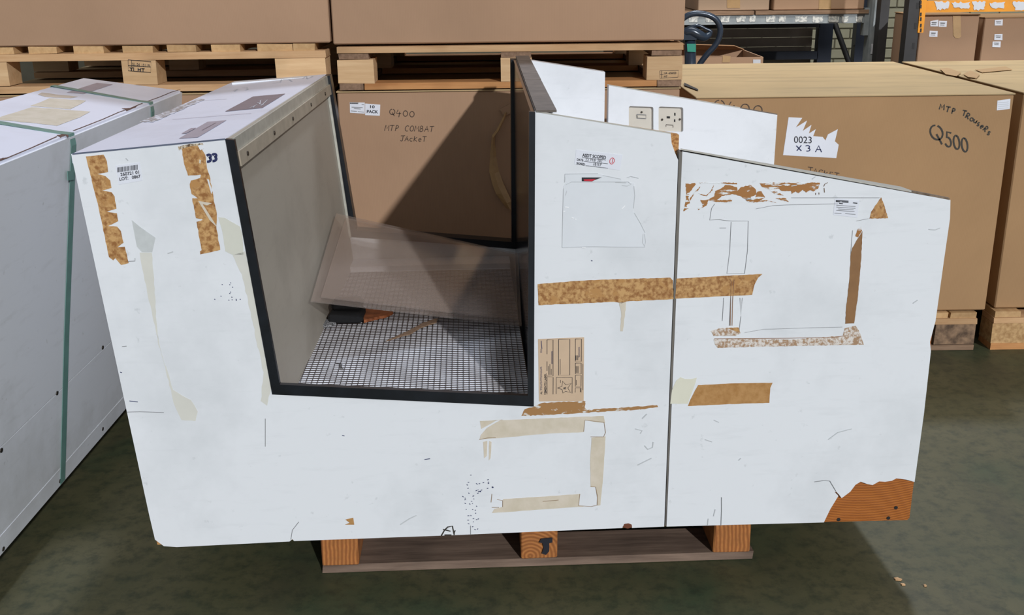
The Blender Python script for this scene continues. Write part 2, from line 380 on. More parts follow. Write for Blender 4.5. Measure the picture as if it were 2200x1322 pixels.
def type_mesh(text, bold=False):
    c = bpy.data.curves.new('t', 'FONT'); c.body = text; c.size = 1; c.resolution_u = 3
    if bold: c.offset = .022
    o = bpy.data.objects.new('t', c); COL.objects.link(o)
    dg = bpy.context.evaluated_depsgraph_get(); me = bpy.data.meshes.new_from_object(o.evaluated_get(dg))
    bpy.data.objects.remove(o); bpy.data.curves.remove(c); return me
def typed(text, o, right, up, plane, off=-.0012, bold=False):
    """type filling the pixel parallelogram origin o, o+right (line width), up (cap height)"""
    me = type_mesh(text, bold); xs = [v.co.x for v in me.vertices]
    x0, x1 = min(xs), max(xs); H = .73
    for v in me.vertices:
        a = (v.co.x - x0) / (x1 - x0); b = v.co.y / H
        v.co = plane(o[0] + right[0] * a + up[0] * b, o[1] + right[1] * a + up[1] * b, off)
    return me
def type_on(name, text, o, right, up, plane, mat, parent, off=-.0012, bold=False, label=None):
    return link(name, typed(text, o, right, up, plane, off, bold), mat, parent, True, label)

# ============================================================ SETTING
fl = link('floor', mesh([(-8, -4, 0), (9, -4, 0), (9, 8.6, 0), (-8, 8.6, 0)], [(0, 1, 2, 3)]), M_floor); fl['kind'] = 'structure'
WY = 8.3
wb = link('wall_back', boxm(-8, 9, WY, WY + .2, 0, 4.5), M_mortar); wb['kind'] = 'structure'
wf = link('wall_front', boxm(-12, 14, -4.3, -4.0, 5.95, 9.0), M_brick); wf['kind'] = 'structure'  # unseen slab added behind the camera to keep sun off the racks
bmesh_b = boxm(-.107, .107, -.012, .01, -.0325, .0325, .004); bmesh_b.materials.append(M_brick)
for r in range(5, 17):
    for c in range(0, 13):
        o = bpy.data.objects.new('brick', bmesh_b); COL.objects.link(o); o.parent = wb
        o.location = (1.15 + c * .225 + (.1125 if r % 2 else 0), WY - random.uniform(0, .002), .05 + r * .075)

# ============================================================ PALLETS
def lbox(name, mat, parent, *a, jit=.0012, **k):
    return link(name, boxm(*a, jit=jit, **k), mat, parent, False)
def pallet_block_x(label, loc, w_, d_, rz=0, nb=7, mats=None, ends=None, blocks=None):
    """deck boards run front to back; their ends face the viewer. origin: middle of front edge on its support"""
    t = thing('wooden_pallet', label, 'pallet', loc, rz)
    mx, my, mb, mo = mats or (M_woodx, M_woody, M_blockz, M_woodx); h = w_ / 2
    bw = .092
    if ends is None:
        ends = [(-h + .003 + (w_ - bw - .006) * i / (nb - 1), -h + .003 + (w_ - bw - .006) * i / (nb - 1) + bw) for i in range(nb)] + [(h - .2, h - .105)]
    for xa, xb in ends: lbox('deck_board', my, t, xa, xb, 0.004, d_, .122, .143)
    for y in (0, d_ / 2 - .05, d_ - .1): lbox('stringer_board', mx, t, -h, h, y, y + .1, .100, .121)
    for y in (0, d_ / 2 - .05, d_ - .1):
        for x0, x1 in blocks or ((-h, -h + .145), (-.05, .05), (h - .145, h)):
            lbox('block', mb, t, x0, x1, y + .003, y + .1, .023, .099)
        lbox('bottom_board', mo, t, -h, h, y, y + .1, .001, .022)
    return t
def pallet_block_y(label, loc, w_, d_, rz=0, bl=.12):
    """deck boards run side to side"""
    t = thing('wooden_pallet', label, 'pallet', loc, rz); h = w_ / 2
    for i in range(6):
        y = (d_ - .1) * i / 5; lbox('deck_board', M_woodx, t, -h, h, y, y + .1, .121, .142)
    for x in (-h + .004, -.03, h - .104): lbox('stringer_board', M_oldy, t, x, x + .1, .004, d_, .101, .120)
    for y in (0, d_ / 2 - .05, d_ - .1):
        for x0, x1 in ((-h, -h + bl), (-.032, .072), (h - bl, h)):
            lbox('block', M_blockz, t, x0, x1, y - .002, y + .1, .023, .100)
        lbox('bottom_board', M_orangex, t, -h + .085, h - .085, y, y + .1, .001, .022)
    for x in (-h + .002, h - .082): lbox('bottom_board', M_oldy, t, x, x + .08, 0, d_, .001, .022)
    return t
M_dirtyx = wood('grimy_board_x', rgb(96, 80, 70), rgb(134, 114, 100), 'x', dark=rgb(48, 42, 40))
# front pallet under the counter
FRZ = math.atan2(.037, 1.014)
fp = thing('wooden_pallet', 'brown pallet with three end-grain stringers carrying the white counter', 'pallet', (.056, 2.1625, 0), FRZ)
for y in (.0, .26, .55, .84, 1.08): lbox('bottom_board', M_dirtyx, fp, -.507, .507, y, y + .12, 0.001, .020, jit=.002)
for y in (.004, .2, .4, .6, .8, 1.08): lbox('deck_board', M_oldx, fp, -.507, .507, y, y + .12, .122, .142)
for i, x in enumerate((-.462, .0, .455)):
    s = lbox('stringer', M_brownend, fp, x - .043, x + .043, -.003, 1.196, .021, .121, bev=.003)
    if i == 1:
        tp = Plane((.056, 2.158, 0), (-math.sin(FRZ), math.cos(FRZ), 0))
        T = [[(1163, 1158), (1187, 1156), (1187, 1166), (1180, 1168), (1180, 1185), (1173, 1193), (1164, 1190), (1168, 1178), (1166, 1168), (1158, 1166)]]
        lw = slab([tp(u, v, -.0035) for u, v in T[0]], tp.n * .0008); inv = (Matrix.Translation((.056, 2.1625, 0)) @ Matrix.Rotation(FRZ, 4, 'Z')).inverted()
        lw.transform(inv); link('spray_mark', lw, M_ink, s, False)

# ============================================================ COUNTER SECTION A (with opening)
D = 1.25
ca = thing('counter_section', 'long white laminate counter section with black-trimmed U opening, lot label and number 33', 'counter', (-.25, 2.6, .144))
def fpts(l, off=0.0): return [FP(u, v, off) for u, v in l]
A_out = [(153, 332), (484, 299), (588, 846), (1147, 872), (1150, 241), (1441, 288), (1443, 308), (1450, 328), (1457, 344), (1427, 1132), (1358, 1135), (1352, 1127), (1342, 1127), (1337, 1135), (960, 1151), (632, 1163), (628, 1159), (622, 1164), (380, 1176), (352, 1174), (333, 1160), (320, 1105)]
link('front_panel', slab(fpts(A_out), FN * .02), M_face, ca)
# chipboard layer revealed at the torn top right corner, and the panel's inner layer
core_out = [(153, 332), (484, 299), (588, 846), (1147, 872), (1150, 241), (1459, 290), (1428, 1131), (338, 1171)]
link('panel_core', slab(fpts(core_out, .0203), FN * .02), M_core, ca, True, 'bare chipboard showing at the torn corner')
link('front_edge_band', slab([FP(1152, 241, .0), FP(1441, 288, 0), FP(1441, 288, .0405), FP(1152, 241, .0405)], UP * .0025), M_edge, ca)
zA5 = FP(1441, 288).z
def wall_down(pts, z=.144): return pts
# back panel: outer face at D
zb = .146
def FWp(p, off): return Vector(p) + FN * off
def down(p, z): return Vector((p.x, p.y, z))
b_l0 = FP(504, 175, D); b_l1 = FP(701, 160, D)
b_o1 = FP(757, 498, D); b_o2 = FP(1103, 524, D); b_r0 = FP(1105, 126, D); b_r0i = FP(1140, 130, D - .04); b_r1 = FP(1300, 155, D - .04) + FN * .04
link('back_panel', slab([b_l0, b_l1, b_o1, b_o2, b_r0, b_r0i + FN * .04, b_r1, down(b_r1, zb), down(FP(340, 1172) + FN * D, zb)], FN * -.04), M_face, ca)
# left block: top, inner wall, outer side
TA = FP(153, 332); TB = FP(484, 299); TD = TA + FN * D; TC = TB + FN * D
TD = b_l0.copy(); TC = b_l1.copy()
top_pl = plane3(TA, TB, TC)
if top_pl.n.z < 0: top_pl.n = -top_pl.n
TD = top_pl(504, 175)
e0 = FN * .0006 + UP * .0006
link('top_panel', slab([TA + e0, TB + e0, TC + UP * .0006, TD + UP * .0006], UP * -.018), M_top, ca)
BL = FP(340, 1172)
link('side_panel', slab([TA + FN * .0405, down(BL + FN * .0405, .146), down(BL + FN * (D - .0405), .146), TD - FN * .0405], FD * .018), M_side, ca)
# inner wall of the opening
WT0 = FP(503, 300, .0405); WB0 = FP(601, 838, .0405) - UP * .06; WT1 = b_l1 + FD * .006 - FN * .0405; WB1 = FP(745, 455, D)
dirb = (FP(601, 838, .0405) - FP(503, 300, .0405))
WT0 = TB + FD * .010 + FN * .008; WT1 = TC + FD * .003 - FN * .046
WB0 = WT0 + dirb * 1.12; WB1 = WT1 + dirb * 1.12
wall_pl = plane3(WT0, WB0, WT1)
if wall_pl.n.x < 0: wall_pl.n = -wall_pl.n
ww = link('opening_wall', slab([WT0, WT1, WB1, WB0], -wall_pl.n * .016), M_greywall, ca, True, 'grey board lining the left of the opening')
dn = dirb.normalized()
def strip(p0, p1, a, b, th, up=.0005):   # strip on the wall between distances a..b below the top edge
    return slab([p0 + dn * a, p1 + dn * a, p1 + dn * b, p0 + dn * b], wall_pl.n * th)
n1 = wall_pl.n * .0006
link('edge_strip', strip(WT0 + n1, WT1 + n1, .0, .026, .005), M_alu, ca)
tanst = link('batten', strip(WT0 + n1, WT1 + n1, .0265, .056, .010), M_tanstrip, ca)
for s in (.06, .33, .56, .83, 1.08):
    c = WT0 + (WT1 - WT0).normalized() * s + dn * .041 + wall_pl.n * .0108
    link('screw', tube([c, c + wall_pl.n * .002], .005, 8), M_screw, tanst)
link('corner_channel', slab([WT1 + dn * .03 - FN * .022, WT1 + dn * .03 - FN * .012, WB1 - dn * .1 - FN * .012, WB1 - dn * .1 - FN * .022], wall_pl.n * .007), M_alu, ca, True, 'bright metal channel')
# right wall of the opening (dark acrylic over board) with brown worn top
RX0 = FP(1138, 242, .001); RXT = FP(1152, 241)
rt0 = RXT + FN * .003; rt1 = down(RXT + FN * D, RXT.z)
rb = .42
def rbox(s0, s1, o0, o1, z0, z1): 
    b0 = Vector((RXT.x, RXT.y, 0))
    P = [b0 + FD * (s + o * .0165) + FN * o for s, o in ((s0, o0), (s1, o0), (s1, o1), (s0, o1))]
    return hexa([p + UP * z0 for p in P] + [p + UP * z1 for p in P])
link('divider_panel', rbox(.0, .036, .041, D - .041, .16, RXT.z - .002), M_side, ca)
link('dark_acrylic_panel', rbox(-.009, -.0005, .014, D - .05, .415, RXT.z - .004), M_darkglass, ca, True, 'dark glossy acrylic lining the right of the opening')
link('divider_cap', rbox(.0, .040, .0, .555, RXT.z - .001, RXT.z + .0035), M_braun, ca, True, 'worn grey-brown cap, front piece')
link('divider_cap', rbox(.0, .040, .5565, D, RXT.z - .001, RXT.z + .0045), M_braun, ca, True, 'worn grey-brown cap, rear piece')
# trims
trim_f = [(484, 299), (503, 301), (601, 827), (1134, 851), (1137, 240), (1150, 241), (1147, 874), (585, 848)]
link('front_trim', slab([FP(u, v, -.005) for u, v in trim_f], FN * .0125), M_black, ca, True, 'black trim around the front of the opening')
tb = [(699, 160), (713, 159), (768, 487), (1098, 512), (1096, 125), (1110, 125), (1111, 527), (748, 500)]
link('back_trim', slab([FP(u, v, D + .004) for u, v in tb], FN * -.05), M_black, ca, True, 'black trim around the back of the opening')
# floor of the opening
ZM = .44; mp_ = ZP(ZM)
m00 = mp_(622, 829); m10 = mp_(1147, 857); sL = (mp_(622, 829) - TB).dot(FD)
x_l = (mp_(630, 826) - RXT).dot(FD); x_r = -.010
def mpnt(s, o, z): return Vector((RXT.x, RXT.y, 0)) + FD * s + FN * o + UP * z
def mbox(s0, s1, o0, o1, z0, z1):
    P = [(s0, o0), (s1, o0), (s1, o1), (s0, o1)]
    return hexa([mpnt(s, o, z0) for s, o in P] + [mpnt(s, o, z1) for s, o in P])
link('base_tray', mbox(x_l - .03, x_r, .0405, D - .045, ZM - .030, ZM - .0034), M_inwhite, ca, True, 'white tray below the wire mesh')
ws = []
NX = 40; NY = 84
y0_, y1_ = .02, D - .15
for i in range(NX + 1):
    s = x_l + (x_r - x_l) * i / NX; ws.append(mbox(s - .0006, s + .0006, y0_, y1_, ZM - .0016, ZM))
for j in range(NY + 1):
    o_ = y0_ + (y1_ - y0_) * j / NY; ws.append(mbox(x_l, x_r, o_ - .00055, o_ + .00055, ZM - .0034, ZM - .0017))
wm = link('wire_mesh', joinm(ws), M_wire, ca, True, 'brown square wire mesh floor'); wm['kind'] = 'stuff'
link('side_lip', mbox(x_l - .03, x_l - .004, .0405, D - .045, ZM - .0145, ZM + .004), M_edge, ca)
link('rear_lip', mbox(x_l - .03, x_r, D - .13, D - .045, ZM - .0145, ZM + .012), M_inwhite, ca, True, 'white ledge behind the mesh')
link('base_panel', hexa([down(FP(345, 1172) + FN * .041, .1455), down(FP(1425, 1132) + FN * .041, .1455), down(FP(1425, 1132) + FN * (D - .041), .1455), down(FP(345, 1172) + FN * (D - .041), .1455)] + [down(FP(345, 1172) + FN * .041, .165) + FD * .02, down(FP(1425, 1132) + FN * .041, .165), down(FP(1425, 1132) + FN * (D - .041), .165), down(FP(345, 1172) + FN * (D - .041), .165) + FD * .02]), M_side, ca)
link('inner_deck', mbox(.037, .275, .041, D - .041, .55, .57), M_side, ca)

# ============================================================ COUNTER SECTION B
cb = thing('counter_section', 'low white laminate counter section with sloping top, sockets inside and broken bottom corner', 'counter', (.6, 2.7, .144))
B_out = [(1466, 326), (2042, 430), (2041, 470), (2028, 560), (2010, 690), (1998, 735), (2000, 755), (1985, 890), (1965, 1036)]
corner = zo([(1005, 415), (960, 410), (925, 405), (895, 402), (865, 418), (820, 425), (780, 422), (735, 447), (700, 440), (655, 424), (620, 445), (585, 492), (527, 535), (512, 515), (490, 490), (480, 495), (505, 520), (450, 610), (400, 715)], 3.132, 1640, 900)
B_full = B_out + corner[1:-1] + [(1770, 1123), (1432, 1132)]
link('front_panel', slab(fpts(B_full), FN * .006), M_face, cb)
B_core = [(1467, 328), (2040, 431), (1999, 745), (1954, 1113), (1949, 1118), (1770, 1122), (1433, 1131)]
def corner_wood():
    m, nt, b = new_mat('orange_varnished_softwood')
    tc = nt.nodes.new('ShaderNodeTexCoord'); mp = nt.nodes.new('ShaderNodeMapping'); mp.inputs['Location'].default_value = (-.15, 0, .55)
    nt.links.new(tc.outputs['Object'], mp.inputs[0])
    wv = nt.nodes.new('ShaderNodeTexWave'); wv.wave_type = 'RINGS'; wv.rings_direction = 'Y'; wv.inputs['Scale'].default_value = 75
    wv.inputs['Distortion'].default_value = 1.5; wv.inputs['Detail'].default_value = 2; nt.links.new(mp.outputs[0], wv.inputs['Vector'])
    c = mixc(nt, wv.outputs['Fac'], rgb(186, 112, 44), rgb(132, 70, 22)); nt.links.new(c, b.inputs['Base Color']); b.inputs['Roughness'].default_value = .45
    bump(nt, b, wv.outputs['Fac'], .2, .001); return m
M_cornerwood = corner_wood()
pc = link('panel_core', slab(fpts(B_core, .0062), FN * .034), M_cornerwood, cb, True, 'orange softwood frame bared at the broken corner')
for u, v in zo([(893, 600), (842, 670), (507, 680)], 3.132, 1640, 900):
    c = FP(u, v, .005); link('nail_head', tube([c, c + FN * .0015], .0042, 10), M_hole, pc)
link('edge_band', slab([FP(1462, 322, 0), FP(1962, 414, 0), FP(1935, 404, .044), FP(1462, 322, .044)], UP * .003), M_edge, cb)
link('edge_band', slab([FP(1459, 326, -.0003), FP(1466, 327, -.0003), FP(1431, 1131, -.0003), FP(1429, 1131, -.0003)], FN * .04), plain('worn_grey_side_band', rgb(112, 108, 102), .5, 0, .2, 15), cb, True, 'worn grey band on the seam side')
link('bare_edge', slab([FP(1958, 414, 0), FP(2040, 430, 0), FP(2036, 428, .04), FP(1945, 410, .042)], UP * .004), mottled('bare_brown_edge', rgb(84, 70, 58), rgb(140, 122, 104), 50, .35, .65, .8), cb, True, 'bare brown core where the band broke off')
# back panel with two cut-outs
bpB = [FP(1308, 184, D - .04), FP(1670, 247, D - .04), down(FP(1670, 247, D - .04), .146) , down(FP(1308, 184, D - .04), .146)]
def rrect(u0, v0, u1, v1, r=4, skew=.035):
    pts = []
    for cx, cy, a in ((u0 + r, v0 + r, 180), (u1 - r, v0 + r, 270), (u1 - r, v1 - r, 0), (u0 + r, v1 - r, 90)):
        for k in range(4): an = math.radians(a + 30 * k); pts.append((cx + r * math.cos(an), cy + r * math.sin(an) + skew * (cx - u0)))
    return pts
sw_r = rrect(1351, 228, 1404, 281); so_r = rrect(1415, 229, 1468, 282)
link('back_panel', slab([bpB, [FP(u, v, D - .04) for u, v in sw_r], [FP(u, v, D - .04) for u, v in so_r]], FN * .04), M_face, cb)
link('back_edge_band', slab([FP(1308, 184, D - .04), FP(1590, 233, D - .04), FP(1590, 233, D), FP(1308, 184, D)], UP * .003), M_edge, cb)
link('back_edge_band', slab([FP(1590, 233, D - .04), FP(1670, 247, D - .04), FP(1670, 247, D), FP(1590, 233, D)], UP * .0035), M_braun, cb, True, 'dark broken band')
REC = D - .028
RP = Plane(FA0 + FN * REC, FN)
sp = link('switch_plate', slab([RP(u, v) for u, v in rrect(1350, 227, 1405, 283, 3)], FN * .006), M_plate, cb)
print_lines('switch_outline', [[(1368, 246), (1388, 247), (1388, 255), (1368, 254), (1368, 246)]], .0018, RP, M_scuff, sp, -.002)
link('rocker', slab([RP(u, v, -.0005) for u, v in ((1370, 247.5), (1386, 248.3), (1386, 253.7), (1370, 252.8))], FN * -.004), M_plate, sp)
c = RP(1378.5, 241, -.001); link('screw', tube([c, c - FN * .002], .0032, 8), M_screw, sp)
st = link('socket_plate', slab([RP(u, v) for u, v in rrect(1414, 228, 1469, 284, 3)], FN * .006), M_plate, cb)
for (a, b_, cc, d_) in ((1432.5, 250, 1439.5, 254.5), (1448.5, 242.5, 1451.5, 248.5), (1448, 256.5, 1451, 262)):
    link('pin_hole', slab([RP(u, v, -.0008) for u, v in ((a, b_), (cc, b_ + .2), (cc, d_ + .2), (a, d_))], FN * .0006), M_hole, st)
for u, v in ((1422.5, 257), (1460.5, 256.5)):
    c = RP(u, v, -.001); link('screw', tube([c, c - FN * .002], .0034, 8), M_screw, st)
print_lines('rocker_outline', [[(1431, 272), (1431, 268), (1446, 269), (1446, 274)]], .002, RP, M_screw, st, -.0015)
link('inner_deck', mbox(.30, .84, .041, D - .041, .45, .47), M_side, cb)
link('base_panel', mbox(.30, .84, .041, D - .041, .1455, .165), M_side, cb)

# ------------------------------------------------ marks on the front of section A
T1 = zo([(92, 175), (235, 160), (262, 215), (272, 300), (258, 305), (185, 318), (250, 335), (290, 370), (300, 430), (225, 452), (300, 465), (325, 500), (340, 600), (262, 625), (345, 637), (355, 700), (270, 740), (345, 744), (375, 780), (398, 875), (350, 912), (408, 908), (440, 1040), (378, 1055), (330, 1000), (315, 1018), (280, 992), (195, 590)], 3.776, 160, 290)
decal('tape_residue', T1, FP, M_glue, ca, amp=.6, step=8, label='long brown glue strip with notched edge')
T2 = zo([(870, 110), (920, 90), (1000, 85), (1035, 120), (1060, 160), (1075, 270), (1095, 330), (1115, 440), (1140, 570), (1155, 640), (1150, 740), (1182, 932), (1020, 970), (1018, 945), (1032, 935), (990, 705), (1040, 690), (1035, 683), (985, 675), (970, 600), (955, 515), (1000, 515), (950, 480), (935, 400), (945, 370), (1020, 348), (1025, 322), (920, 330), (890, 240)], 3.776, 160, 290)
decal('tape_residue', T2, FP, M_glue, ca, amp=.8, step=6, label='brown glue strip torn ragged beside the number 33')
decal('paper_scrap', zo([(1003, 535), (1115, 555), (1075, 572), (1040, 562), (1150, 735), (1148, 742), (1095, 690)], 3.776, 160, 290), FP, M_mask, ca, off=-.0012, label='white sliver of paper')
decal('paper_scrap', zo([(1075, 360), (1090, 362), (1100, 400), (1120, 455), (1110, 480), (1090, 410)], 3.776, 160, 290), FP, M_face, ca, off=-.0012)
decal('paper_scrap', zo([(1012, 200), (1028, 205), (1022, 235), (1010, 228)], 3.776, 160, 290), FP, M_mask, ca, off=-.0012)
decal('paper_scrap', zo([(1000, 85), (1030, 78), (1050, 110), (1020, 125)], 3.776, 160, 290), FP, M_face, ca, off=-.0012)
decal('chipped_edge', zo([(840, 95), (930, 75), (1040, 68), (1045, 80), (935, 92), (880, 110), (850, 125)], 3.776, 160, 290), FP, mottled('splintered_top_edge', rgb(92, 72, 52), rgb(206, 190, 164), 140, .45, .55, .8), ca, off=-.0012, amp=.6, step=3)
decal('clear_tape', [(283, 473), (300, 487), (334, 511), (327, 542), (305, 542), (294, 530)], FP, plain('grubby_clear_tape', rgb(200, 205, 206), .15, 0, .05, 60), ca, label='grubby clear tape end')
decal('glue_stain', [(300, 543), (326, 543), (331, 600), (336, 690), (340, 740), (372, 838), (410, 860), (425, 885), (420, 905), (390, 903), (374, 868), (352, 780), (330, 690), (316, 625), (306, 580)], FP, M_faint, ca, amp=1.0, step=10)
decal('clear_tape', [(469, 467), (482, 468), (515, 487), (521, 505), (523, 548), (500, 548), (484, 540), (478, 500)], FP, M_yellowed, ca, amp=.4, label='yellowed square of clear tape')
decal('glue_stain', [(500, 549), (526, 540), (545, 615), (566, 750), (582, 835), (574, 872), (560, 862), (566, 800), (542, 690), (520, 590)], FP, M_faint, ca, amp=1.4, step=9)
decal('tape_residue', [(1155, 611), (1240, 604), (1300, 601), (1440, 597), (1446, 603), (1447, 643), (1347, 648), (1335, 652), (1320, 649), (1157, 656)], FP, M_glue, ca, amp=.5, label='long brown tape strip running to the seam')
decal('glue_stain', [(1330, 650), (1345, 650), (1343, 675), (1338, 712), (1333, 712), (1335, 675)], FP, plain('rust_run', rgb(214, 206, 190), .5), ca, amp=.8, step=5)
kl = decal('paper_label', [(1156, 729), (1255, 725), (1254, 862), (1158, 863)], FP, M_kraft, ca, label='tan form label turned sideways, struck out and torn at the bottom')
def zl(l): return zo(l, 7.779, 1140, 710)
pr = [zl(l) for l in [[(275, 160), (375, 160), (375, 765), (275, 765)], [(275, 160), (275, 400)], [(275, 520), (275, 680)], [(275, 1070), (275, 785), (377, 785), (375, 1070)], [(470, 150), (657, 150), (655, 750), (470, 755), (470, 150)], [(425, 1065), (428, 790), (695, 790), (693, 1055)], [(748, 145), (850, 145), (848, 520), (748, 520), (748, 145)], [(748, 548), (846, 548), (846, 730), (748, 730), (748, 548)], [(748, 752), (846, 752), (842, 940), (748, 938), (748, 752)], [(745, 1040), (748, 962), (845, 962), (842, 1040)], [(450, 965), (525, 938), (535, 850), (590, 915), (680, 885), (622, 965), (668, 1042), (585, 1020), (540, 1052), (527, 990), (450, 965)]]]
print_lines('form_lines', pr, .0011, FP, M_ink, kl)
def tl(name, text, o, right, up, **k): return type_on(name, text, zl([o])[0], (right[0] / 7.779, right[1] / 7.779), (up[0] / 7.779, up[1] / 7.779), FP, M_ink, kl, **k)
tl('printed_text', 'EMENTS LABEL', (262, 1050), (0, -330), (-34, 0), bold=True)
tl('printed_text', 'AL', (192, 1072), (0, -50), (-30, 0), bold=True)
tl('printed_text', 'R', (592, 985), (0, -42), (-44, 0), bold=True)
tl('printed_text', 'V', (258, 1080), (0, -28), (-32, 0), bold=True)
scr = []
for k in range(44): scr.append((176 + (14 if k % 2 else -16) * random.uniform(.4, 1.1), 1000 - k * 9))
print_lines('scribble', [zl(scr), zl([(165 + 25 * (k % 2), 372 - k * 9) for k in range(8)] + [(180, 230), (178, 175)]), zl([(350 + 14 * (k % 2), 560 - k * 9) for k in range(24)]), zl([(800 + 22 * (k % 2), 450 - k * 11) for k in range(16)])], .0013, FP, M_blueink, kl, -.0014)
sm = []
for x in (300, 322, 345): sm.append(zl([(x, 745), (x, 745 - random.uniform(90, 190))]))
for x in (762, 778, 795): sm += [zl([(x, 715), (x, 600)]), zl([(x - 5, 500), (x - 5, 420)])]
sm += [zl([(495, 740), (495, 480)]), zl([(765, 920), (765, 830)]), zl([(875, 1000), (875, 560)]), zl([(500, 880), (500, 830)]), zl([(830, 1030), (830, 970)])]
print_lines('small_print', sm, .0009, FP, M_ink, kl)
decal('tape_residue', [(1147, 874), (1165, 866), (1258, 862), (1256, 876), (1262, 881), (1330, 877), (1412, 871), (1414, 875), (1380, 880), (1260, 887), (1180, 892), (1120, 894), (1127, 880)], FP, mottled('flaky_brown_glue', rgb(166, 124, 78), rgb(222, 220, 214), 90, .56, .6, .5, (.4, 1, 1.2), (0, -.4, 0)), ca, amp=.9, step=5, label='flaky brown glue strip below the form label')
for nm, pts in (('tape_strip', [(1031, 905), (1180, 899), (1297, 894), (1300, 909), (1272, 906), (1257, 903), (1254, 929), (1180, 932), (1100, 939), (1030, 945), (1033, 935), (1046, 920), (1078, 902), (1068, 903), (1034, 922)]),
                ('tape_strip', [(1271, 941), (1301, 938), (1297, 1010), (1290, 1086), (1284, 1087), (1284, 1065), (1280, 1047), (1269, 1047), (1268, 990)]),
                ('tape_strip', [(1081, 1073), (1160, 1068), (1245, 1062), (1243, 1086), (1255, 1089), (1150, 1096), (1057, 1103), (1062, 1094), (1079, 1090)]),
                ('tape_strip', [(1038, 950), (1047, 948), (1046, 980), (1040, 985)]), ('tape_strip', [(1051, 948), (1056, 950), (1054, 985), (1050, 990)])):
    decal(nm, pts, FP, M_mask, ca, amp=.4, step=12, label='aged masking tape from a torn-off notice')
print_lines('crease_line', [[(1254, 928), (1257, 903), (1298, 908), (1301, 930), (1297, 939), (1269, 939)], [(1269, 1046), (1280, 1047), (1284, 1070), (1283, 1086), (1270, 1089), (1243, 1087), (1246, 1062)], [(1030, 945), (1050, 941), (1065, 941)], [(1055, 1080), (1057, 1062)], [(1068, 1074), (1080, 1076), (1080, 1090)], [(1057, 1091), (1072, 1091)], [(1166, 1078), (1200, 1075)]], .0012, FP, plain('brown_crease', rgb(150, 126, 98), .6), ca)
decal('chip', [(742, 1117), (759, 1113), (761, 1128), (741, 1128), (751, 1124)], FP, M_glue2, ca, label='small brown chip near the bottom edge')
decal('chip', [(1338, 1133), (1341, 1127), (1350, 1125), (1357, 1128), (1358, 1134), (1348, 1136)], FP, plain('deep_brown_chip', rgb(112, 62, 40), .7), ca, off=-.001, amp=.5, step=3)
print_lines('scrape', [[(948, 1152), (955, 1140), (962, 1133), (972, 1131), (976, 1150), (978, 1140)], [(952, 1138), (968, 1142)], [(955, 1150), (970, 1150)]], .0028, FP, M_marker2, ca)
# cracks, pencil lines and pen dots
print_lines('crack_line', [[(272, 886), (300, 885), (352, 887)], [(272, 744), (262, 745)], [(625, 1160), (628, 1140), (642, 1122)], [(570, 900), (570, 960)], [(1011, 1150), (1011, 1130)], [(275, 562), (290, 561), (290, 555)]], .0011, FP, M_scuff, ca)
dots = []
for k in range(34):
    u = random.gauss(1012, 9); v = random.uniform(1020, 1140); dots.append([(u, v), (u + random.uniform(1, 4), v + random.uniform(-2, 2))])
for k in range(14):
    u = random.uniform(1025, 1060); v = 1050 - (u - 1025) * .3 + random.uniform(-12, 12); dots.append([(u, v), (u + 3, v - 1)])
for k in range(14):
    u = random.uniform(460, 530); v = random.uniform(605, 650); dots.append([(u, v), (u + 2, v + 1)])
dots += [[(735, 936), (740, 937)], [(912, 988), (924, 986)], [(258, 800), (262, 801)], [(278, 862), (296, 864)], [(1270, 560), (1273, 561)]]
print_lines('pen_speck', dots, .0016, FP, M_blueink, ca)
print_lines('scuff_mark', [[(1385, 958), (1392, 966), (1402, 962), (1404, 950)], [(1380, 900), (1390, 890)], [(1365, 922), (1380, 926), (1376, 932)], [(1370, 1000), (1400, 985)], [(860, 1128), (880, 1115), (895, 1108)], [(270, 340), (275, 345)], [(360, 545), (372, 541)]], .0022, FP, M_scuffl, ca)
# 33 and lot label
print_lines('handwritten_number', hand('33', (442, 348), (12.5, -1.5), (1.5, -15), .95), .0048, FP, M_blueink, ca)
ll = decal('lot_label', [(248, 356), (300, 349), (306, 388), (255, 397)], FP, M_paper, ca, label='barcode label reading 260721 01 LOT 0867')
bars = []
x = 0
while x < 44:
    wbar = random.choice((.6, .9, 1.3, 1.8)); 
    bars.append((x, wbar)); x += wbar + random.choice((.6, .9, 1.3))
V = []; Fc = []
for x, wb_ in bars:
    for (a, b_) in ((x, 0), (x + wb_, 0), (x + wb_, 1), (x, 1)): V.append(FP(252 + a, 360 - a * .135 + 10.5 * b_, -.0013) if True else None)
    n = len(V); Fc.append((n - 4, n - 3, n - 2, n - 1))
link('barcode', mesh(V, Fc), M_ink, ll)
type_on('printed_text', '260721 01', (259, 378.5), (40, -5.5), (-.7, -7), FP, M_ink, ll, bold=True)
type_on('printed_text', 'LOT:   0867', (257, 388.5), (45, -6.5), (-.7, -7), FP, M_ink, ll, bold=True)
